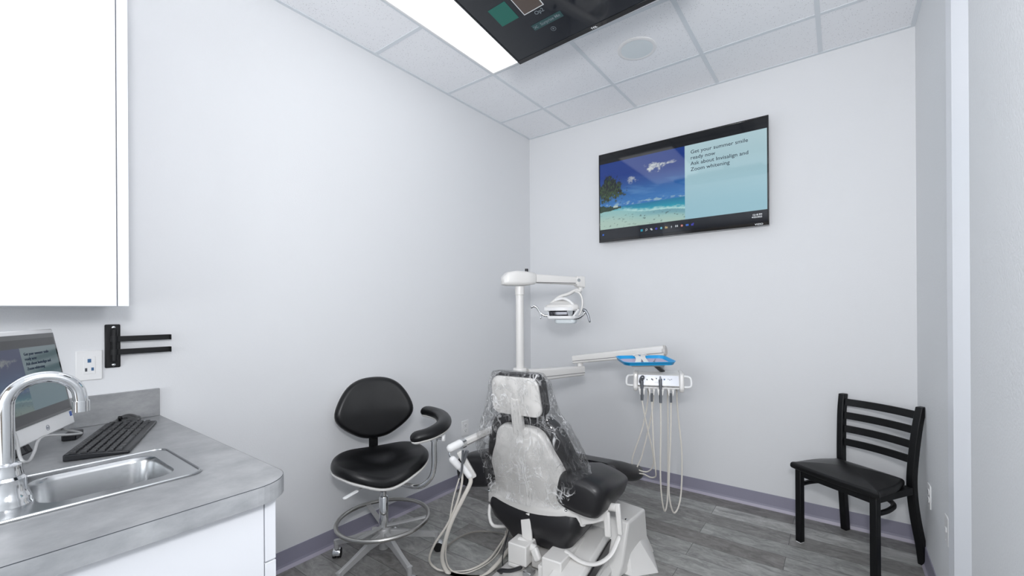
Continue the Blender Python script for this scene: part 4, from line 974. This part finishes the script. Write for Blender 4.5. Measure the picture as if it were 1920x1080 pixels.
# instruments hanging in the holders, each with its tubing
def H(x, y, z): return hfm @ V((x, y, z))
def hose(pts, r, parent, mat='tubing', name='tubing'): return obj(name, MB().tube(pts, r, n=10, sub=8), mat, parent)
def clampz(mb, z=.006):
    for p_ in mb.v: p_.z = max(p_.z, z)
    return mb
t = thing('air_water_syringe', 'grey air-water syringe in the leftmost holder of the control head', 'dental syringe', H(-.098, -.088, -.09))
obj('syringe_body', MB().tube([H(-.098, -.088, -.12), H(-.098, -.088, -.07), H(-.099, -.088, -.02), H(-.100, -.087, .0)], .0085, n=14, sub=4, r2=.012), 'gun', t)
obj('syringe_head', MB().tube([H(-.104, -.084, -.004), H(-.101, -.086, .012), H(-.094, -.09, .022)], .013, n=14, sub=3, ends='round'), 'gun', t)
hose([H(-.098, -.088, -.118), H(-.085, -.085, -.20), H(-.06, -.06, -.33), H(-.035, -.03, -.46), H(-.035, .0, -.55), H(-.07, .03, -.602), H(-.13, .05, -.60), H(-.165, .05, -.565), H(-.155, .05, -.50), H(-.10, .04, -.33), H(-.065, .03, -.15), H(-.062, .03, -.045)], .0042, t)
t = thing('handpiece_connector', 'dark handpiece connector in the second holder from the left', 'handpiece', H(-.040, -.088, -.1))
obj('connector', MB().cyl(H(-.040, -.088, -.125), H(-.040, -.088, -.075), .0075), 'gun', t)
hose([H(-.040, -.088, -.123), H(-.036, -.085, -.25), H(-.030, -.075, -.42), H(-.020, -.06, -.55), H(-.020, -.03, -.605), H(-.05, .0, -.625), H(-.09, .03, -.62), H(-.14, .05, -.61), H(-.10, .06, -.50), H(-.035, .04, -.2), H(-.03, .04, -.045)], .0046, t, 'tubing')
t = thing('air_handpiece', 'black slender handpiece standing in the third holder from the left', 'handpiece', H(.012, -.088, -.1))
obj('handpiece_body', MB().tube([H(.012, -.088, -.13), H(.012, -.088, -.08), H(.012, -.088, -.03), H(.011, -.087, .012)], .0085, n=14, sub=4, r2=.0105), 'gun', t)
obj('handpiece_head', MB().cyl(H(.011, -.087, .01), H(.011, -.086, .032), .0055, .004), 'gun', t)
hose([H(.012, -.088, -.128), H(.012, -.088, -.30), H(.008, -.086, -.55), H(.014, -.08, -.70), H(.030, -.06, -.80), H(.045, -.02, -.79), H(.055, .02, -.70), H(.060, .04, -.40), H(.058, .04, -.045)], .0048, t)
t = thing('handpiece_connector', 'dark handpiece connector in the rightmost holder', 'handpiece', H(.072, -.088, -.1))
obj('connector', MB().cyl(H(.072, -.088, -.125), H(.072, -.088, -.07), .0075), 'gun', t)
hose([H(.072, -.088, -.123), H(.070, -.088, -.30), H(.058, -.085, -.60), H(.062, -.08, -.72), H(.085, -.06, -.805), H(.115, -.03, -.78), H(.135, 0, -.68), H(.140, .02, -.45), H(.118, .03, -.2), H(.112, .03, -.045)], .0048, t)
# tray on its holder
tc_ = W(1209, 678, 2.62); tx = (_R*.995+_f*.06); tx.z = 0; tx.normalize()
tyv = V((0, 0, 1)).cross(tx); tyv = (tyv*math.cos(math.radians(4))+V((0, 0, 1))*math.sin(math.radians(4)))
tfm = frame(tc_+V((0, 0, -.006)), tx, tyv)
obj('tray_holder', MB(tfm).box(-.10, -.07, -.012, .10, .07, -.0015), 'cream_dark', du, bevel=.003)
obj('tray_bracket', MB().cyl(tfm @ V((.06, .0, -.01)), hfm @ V((.03, .03, .045)), .014), 'black_plastic', du)
tr_ = MB(tfm); TW, TD = .315, .23
tr_.loft([[V((x, y, z)) for x, y in rr(w, d, r_, 6)] for w, d, r_, z in ((.27, .185, .03, .0), (TW-.016, TD-.016, .04, .003), (TW, TD, .042, .021), (TW+.006, TD+.006, .044, .022), (TW+.006, TD+.006, .044, .0245), (TW-.006, TD-.006, .04, .0245), (TW-.022, TD-.022, .036, .0055), (.26, .175, .03, .0045))])
tag(obj('instrument_tray', tr_, 'blue_tray', smooth=50), 'blue plastic instrument tray above the control head', 'tray')
tag(obj('tray_liner', MB(tfm).prism(rr(TW-.034, TD-.034, .03, 5), .0062, .0072), 'lilac', smooth=0), 'pale lilac paper liner lying in the blue tray', 'paper liner')
bt = thing('paper_mask', 'folded white paper mask standing on the lilac tray liner', 'mask', tfm @ V((-.03, 0, .008)))
wm = MB(tfm)
def strip(pts, w, nrm_=(0, 0, 1), th_=.0015):
    R = []
    P = catmull([V(p) for p in pts], 4)
    for i, p in enumerate(P):
        t_ = (P[min(i+1, len(P)-1)]-P[max(i-1, 0)]).normalized(); n_ = V(nrm_); s_ = t_.cross(n_).normalized(); u_ = s_.cross(t_)
        R.append([p-s_*w/2, p+s_*w/2, p+s_*w/2+u_*th_, p-s_*w/2+u_*th_])
    return R
obj('fold', MB(tfm).loft(strip([(-.075, -.085, .009), (-.05, -.03, .016), (-.03, .04, .026), (-.038, .085, .034)], .034)), 'cotton', bt, smooth=40)
obj('fold', MB(tfm).loft(strip([(-.012, -.08, .009), (-.005, -.02, .016), (.0, .04, .026), (.018, .085, .034)], .03)), 'cotton', bt, smooth=40)
obj('band', MB(tfm).loft(strip([(-.055, .06, .03), (-.03, .055, .042), (-.01, .06, .038), (.01, .055, .042), (.03, .06, .032)], .022, (0, .3, 1))), 'cotton', bt, smooth=40)
ins = MB(tfm).tube([(.045, -.085, .010), (.052, -.05, .010), (.046, -.02, .011), (.062, .0, .010), (.075, .04, .010), (.088, .055, .011)], .0014, n=8, sub=5)
tag(obj('dental_explorer', ins, 'gun'), 'thin dark curved wire instrument on the tray liner', 'dental instrument')

# ------------------------------------------------------------------ dental light
dl = thing('dental_light', 'white dental operating light with chrome handles hanging from its arm', 'dental light', (PX, PY_, 1.5125))
ud = V((.246, .373, 0)).normalized()
lf = frame((PX, PY_, 1.515), ud, V((0, 0, 1)).cross(ud))
ck = MB(lf); R = []
for (x, zt, zb, w) in ((-.125, .045, .012, .03), (-.118, .062, .006, .075), (-.09, .088, .0, .098), (-.03, .100, .0, .106), (.04, .096, .002, .104), (.10, .088, .012, .080), (.108, .082, .018, .065)):
    R.append([V((x, a, (zt+zb)/2+b)) for a, b in rr(w, zt-zb, min(w, zt-zb)*.28, 5)])
ck.loft(R); obj('arm_housing', ck, 'cream', dl, smooth=50)
obj('knob', MB(lf).lathe([(.001, .095), (.012, .095), (.011, .116), (.001, .117)], Matrix.Translation((.05, 0, 0))), 'black_plastic', dl)
obj('swing_arm', MB(lf).loft([[V((x, a, z+b)) for a, b in rr(w, h, .012, 4)] for x, z, w, h in ((.09, .052, .06, .060), (.43, .040, .052, .056))]), 'cream', dl, smooth=40)
obj('seam_line', MB(lf).box(.11, -.0315, .022, .40, -.028, .027), 'seam', dl, smooth=0)
obj('arm_end', MB(lf).loft([[V((x, a, z+b)) for a, b in rr(.058, h, .014, 4)] for x, z, h in ((.415, .038, .075), (.475, .034, .085))]), 'cream', dl, bevel=.004)
le = lf @ V((.452, 0, .0)); obj('pivot_cap', MB().cyl(lf @ V((.425, -.031, .045)), lf @ V((.425, -.026, .045)), .012), 'chrome', dl)
lx = (_R*.96-_f*.28); lx.z = 0; lx.normalize(); ly = V((0, 0, 1)).cross(lx)
LC = le+(-lx*.115)+V((0, 0, -.158))-ly*.02
hm = frame(LC, lx, ly) @ Matrix.Diagonal((.97, 1, 1.3, 1))      # x right, y away, z up
def h3(x, y, z): return hm @ V((x, y, z))
obj('head_pivot', MB().cyl(le+V((0, 0, .0)), le+V((0, 0, -.028)), .018, .016), 'cream', dl)
def band(pts, w, th_, name, mat='cream'):
    R = []; P = catmull([V(p) for p in pts], 6)
    for i, p in enumerate(P):
        t_ = (P[min(i+1, len(P)-1)]-P[max(i-1, 0)]).normalized(); s_ = V((0, 1, 0)); u_ = s_.cross(t_).normalized(); q = i/(len(P)-1); ww = w*(1-.35*q)
        R.append([p+s_*a+u_*b for a, b in rr(ww, th_, th_*.45, 3)])
    return obj(name, MB(hm).loft(R), mat, dl, smooth=50)
band([(.125, .02, .100), (.085, .02, .104), (.035, .015, .085), (-.03, .01, .070), (-.09, .0, .035), (-.128, -.01, .0)], .06, .016, 'yoke')
band([(.075, .02, .100), (.11, .02, .090), (.132, .02, .06), (.132, .015, .01), (.112, .0, -.03)], .05, .013, 'yoke')
obj('head_dome', MB(hm @ Matrix.Translation((-.01, .02, .0))).pad([(x*(1-.12*(y/.09)), y) for x, y in rr(.24, .18, .06, 7)], .028, re=.02, rb=.004, dome=.026), 'cream', dl, smooth=60)
obj('dome_rib', MB(hm).tube([(-.06, -.02, .052), (.0, -.03, .060), (.05, -.045, .045), (.085, -.05, .018)], .007, n=10, sub=5), 'white_plastic', dl)
obj('head_lip', MB(hm).loft([[V((x, -.085+.03*abs(x+.02)*0, z)) for z in (0,)]*0+[V((x, y0_-.010, -.006)), V((x, y0_-.010, .012)), V((x, y0_+.008, .014)), V((x, y0_+.008, -.006))] for x, y0_ in ((-.13, -.055), (-.06, -.082), (.02, -.088), (.075, -.06), (.10, -.02))]), 'white_plastic', dl, bevel=.002)
obj('reflector', MB(hm @ Matrix.Translation((-.015, .02, -.046))).pad([(x, y) for x, y in rr(.19, .15, .05, 7)], .042, re=.01, rb=.02), 'reflector_dark', dl, smooth=60)
obj('mirror_facet', MB(hm).loft([[V((.035, -.068, -.004)), V((.075, -.045, -.004)), V((.072, -.035, -.004)), V((.035, -.055, -.004))], [V((.045, -.058, -.036)), V((.07, -.042, -.036)), V((.066, -.035, -.036)), V((.042, -.048, -.036))]]), 'chrome', dl, smooth=0)
frm = [(-.10, -.06), (-.06, -.082), (.045, -.088), (.075, -.066), (.10, -.02), (.10, .06), (-.10, .07)]
obj('lens_frame', MB(hm).tube([V((x, y, -.042)) for x, y in frm], .009, n=10, sub=3, closed=True), 'white_plastic', dl)
obj('frame_strut', MB(hm).tube([(-.105, -.055, -.003), (-.10, -.058, -.040)], .006, n=8, sub=0), 'chrome', dl)
obj('frame_strut', MB(hm).tube([(.112, -.03, .0), (.078, -.062, -.040)], .007, n=8, sub=0), 'white_plastic', dl)
obj('lens', MB(hm @ Matrix.Translation((.015, .0, -.075))).pad(rr(.15, .12, .03, 5), .03, re=.01, rb=.012), 'grille', dl)
def hnd(pts, nm='handle'): return obj(nm, MB(hm).tube([V(p) for p in pts], .0062, n=12, sub=6, ends='round', r2=.0075), 'chrome', dl)
hnd([(-.095, -.05, -.035), (-.135, -.06, -.03), (-.165, -.065, -.012), (-.185, -.07, .012), (-.205, -.075, .02), (-.222, -.078, .014)])
hnd([(-.165, -.066, -.012), (-.158, -.068, -.028), (-.156, -.07, -.042)])
hnd([(.06, -.05, -.048), (.11, -.055, -.046), (.145, -.06, -.032), (.165, -.062, -.015)])
obj('handle_grip', MB(hm).tube([(.155, -.062, -.004), (.17, -.063, -.008), (.185, -.065, -.028), (.198, -.066, -.062)], .0095, n=12, sub=5, ends='round', r2=.007), 'gun', dl)

# ------------------------------------------------------------------ assistant's arm with suction instruments on the left
aa = thing('assistant_arm', 'white assistant arm reaching left from the dental chair', 'dental unit arm', W(900, 812, 2.32))
a1, a2 = W(868, 831, 2.18), W(935, 800, 2.42)
arm_o = obj('arm_tube', MB().beam(a1, a2, .035, .036), 'cream', aa, bevel=.009)
ad_ = (a2-a1).normalized(); sv = V((0, 0, 1)).cross(ad_).normalized()
obj('seam_line', MB().beam(a1+sv*(-.0185 if sv.dot(_f) > 0 else .0185)-V((0, 0, .009)), a2+sv*(-.0185 if sv.dot(_f) > 0 else .0185)-V((0, 0, .009)), .002, .004), 'seam', arm_o, smooth=0)
obj('arm_root', MB().beam(a2, a2+(a2-a1)*.55, .04, .045), 'cream', aa, bevel=.008)
obj('clamp_ring', MB().cyl(a1-ad_*.018, a1+ad_*.008, .024), 'chrome', aa)
obj('holder_block', MB().beam(W(861, 846, 2.16), W(889, 895, 2.17), .026, .03), 'cream', aa, bevel=.005)
t = thing('suction_tool', 'white round-ended suction tool pointing left at the assistant arm tip', 'suction tool', W(850, 838, 2.15))
obj('grip', MB().tube([W(845, 840, 2.14), W(861, 832, 2.165)], .0205, n=18, sub=0, ends='round'), 'white_plastic', t)
obj('metal_hook', MB().tube([W(843, 845, 2.14), W(843, 853, 2.13), W(847, 858, 2.12)], .005, n=8, sub=3), 'chrome', t)
t = thing('suction_valve', 'white suction valve slanting down to the right below the round-ended tool', 'suction valve', W(858, 866, 2.12))
obj('grip', MB().tube([W(849, 862, 2.11), W(860, 874, 2.12)], .018, n=16, sub=0, ends='round'), 'white_plastic', t)
obj('neck', MB().tube([W(858, 873, 2.12), W(866, 882, 2.13)], .012, n=14, sub=0), 'white_plastic', t)
h1 = MB().tube([W(866, 880, 2.13), W(866, 905, 2.13), W(856, 945, 2.14), W(838, 985, 2.15), W(815, 1020, 2.17), W(805, 1048, 2.2)-V((0, 0, 0)), W(815, 1064, 2.22), W(838, 1072, 2.21), W(880, 1069, 2.22), W(915, 1050, 2.30), W(935, 1025, 2.42), W(950, 1000, 2.5), W(951, 985, 2.5)], .0058, n=12, sub=8)
obj('tubing', clampz(h1, .006), 'tubing', t)
t = thing('saliva_ejector', 'white saliva ejector valve between the suction valve and the chair', 'suction valve', W(880, 880, 2.12))
obj('grip', MB().tube([W(868, 876, 2.13), W(880, 892, 2.13)], .015, n=16, sub=0, ends='round'), 'white_plastic', t)
obj('nozzle', MB().tube([W(876, 845, 2.11), W(868, 868, 2.11)], .010, n=12, sub=0, r2=.008), 'gun', t)
h2 = MB().tube([W(880, 892, 2.13), W(882, 905, 2.13), W(868, 935, 2.13), W(848, 975, 2.14), W(836, 1010, 2.15), W(829, 1045, 2.18), W(838, 1072, 2.19), W(858, 1086, 2.17), W(900, 1084, 2.16), W(930, 1060, 2.24), W(950, 1035, 2.35), W(962, 1020, 2.42)], .0105, n=14, sub=8)
obj('tubing', clampz(h2, .0108), 'tubing', t)
t = thing('tip_syringe', 'slim syringe with thin tube hanging beside the saliva ejector', 'dental syringe', W(870, 850, 2.10))
obj('body', MB().tube([W(868, 844, 2.10), W(866, 880, 2.10), W(862, 896, 2.10)], .006, n=10, sub=3), 'gun', t)
h3_ = MB().tube([W(862, 894, 2.10), W(850, 935, 2.12), W(843, 975, 2.14), W(838, 1010, 2.15), W(836, 1045, 2.18), W(845, 1068, 2.2), W(870, 1075, 2.19), W(905, 1062, 2.25), W(930, 1042, 2.35), W(946, 1012, 2.46), W(948, 995, 2.5)], .0035, n=10, sub=8)
obj('tubing', clampz(h3_, .0036), 'tubing', t)
h4 = MB().tube([W(836, 1026, 2.42), W(860, 1008, 2.52), W(890, 997, 2.59), W(920, 997, 2.6), W(948, 1002, 2.55), W(962, 1008, 2.5)], .0055, n=10, sub=8)
tag(obj('floor_hose', clampz(h4, .0058), 'tubing_grey'), 'grey-brown hose curving across the floor behind the pale tubing loops', 'hose')
h5 = MB().tube([W(957, 985, 2.45), W(950, 1010, 2.3), W(944, 1035, 2.25), W(942, 1055, 2.22), W(946, 1072, 2.19)], .003, n=8, sub=6)
tag(obj('black_cable', clampz(h5, .0032), 'black_plastic'), 'thin black cable hanging to the floor left of the chair base', 'cable')
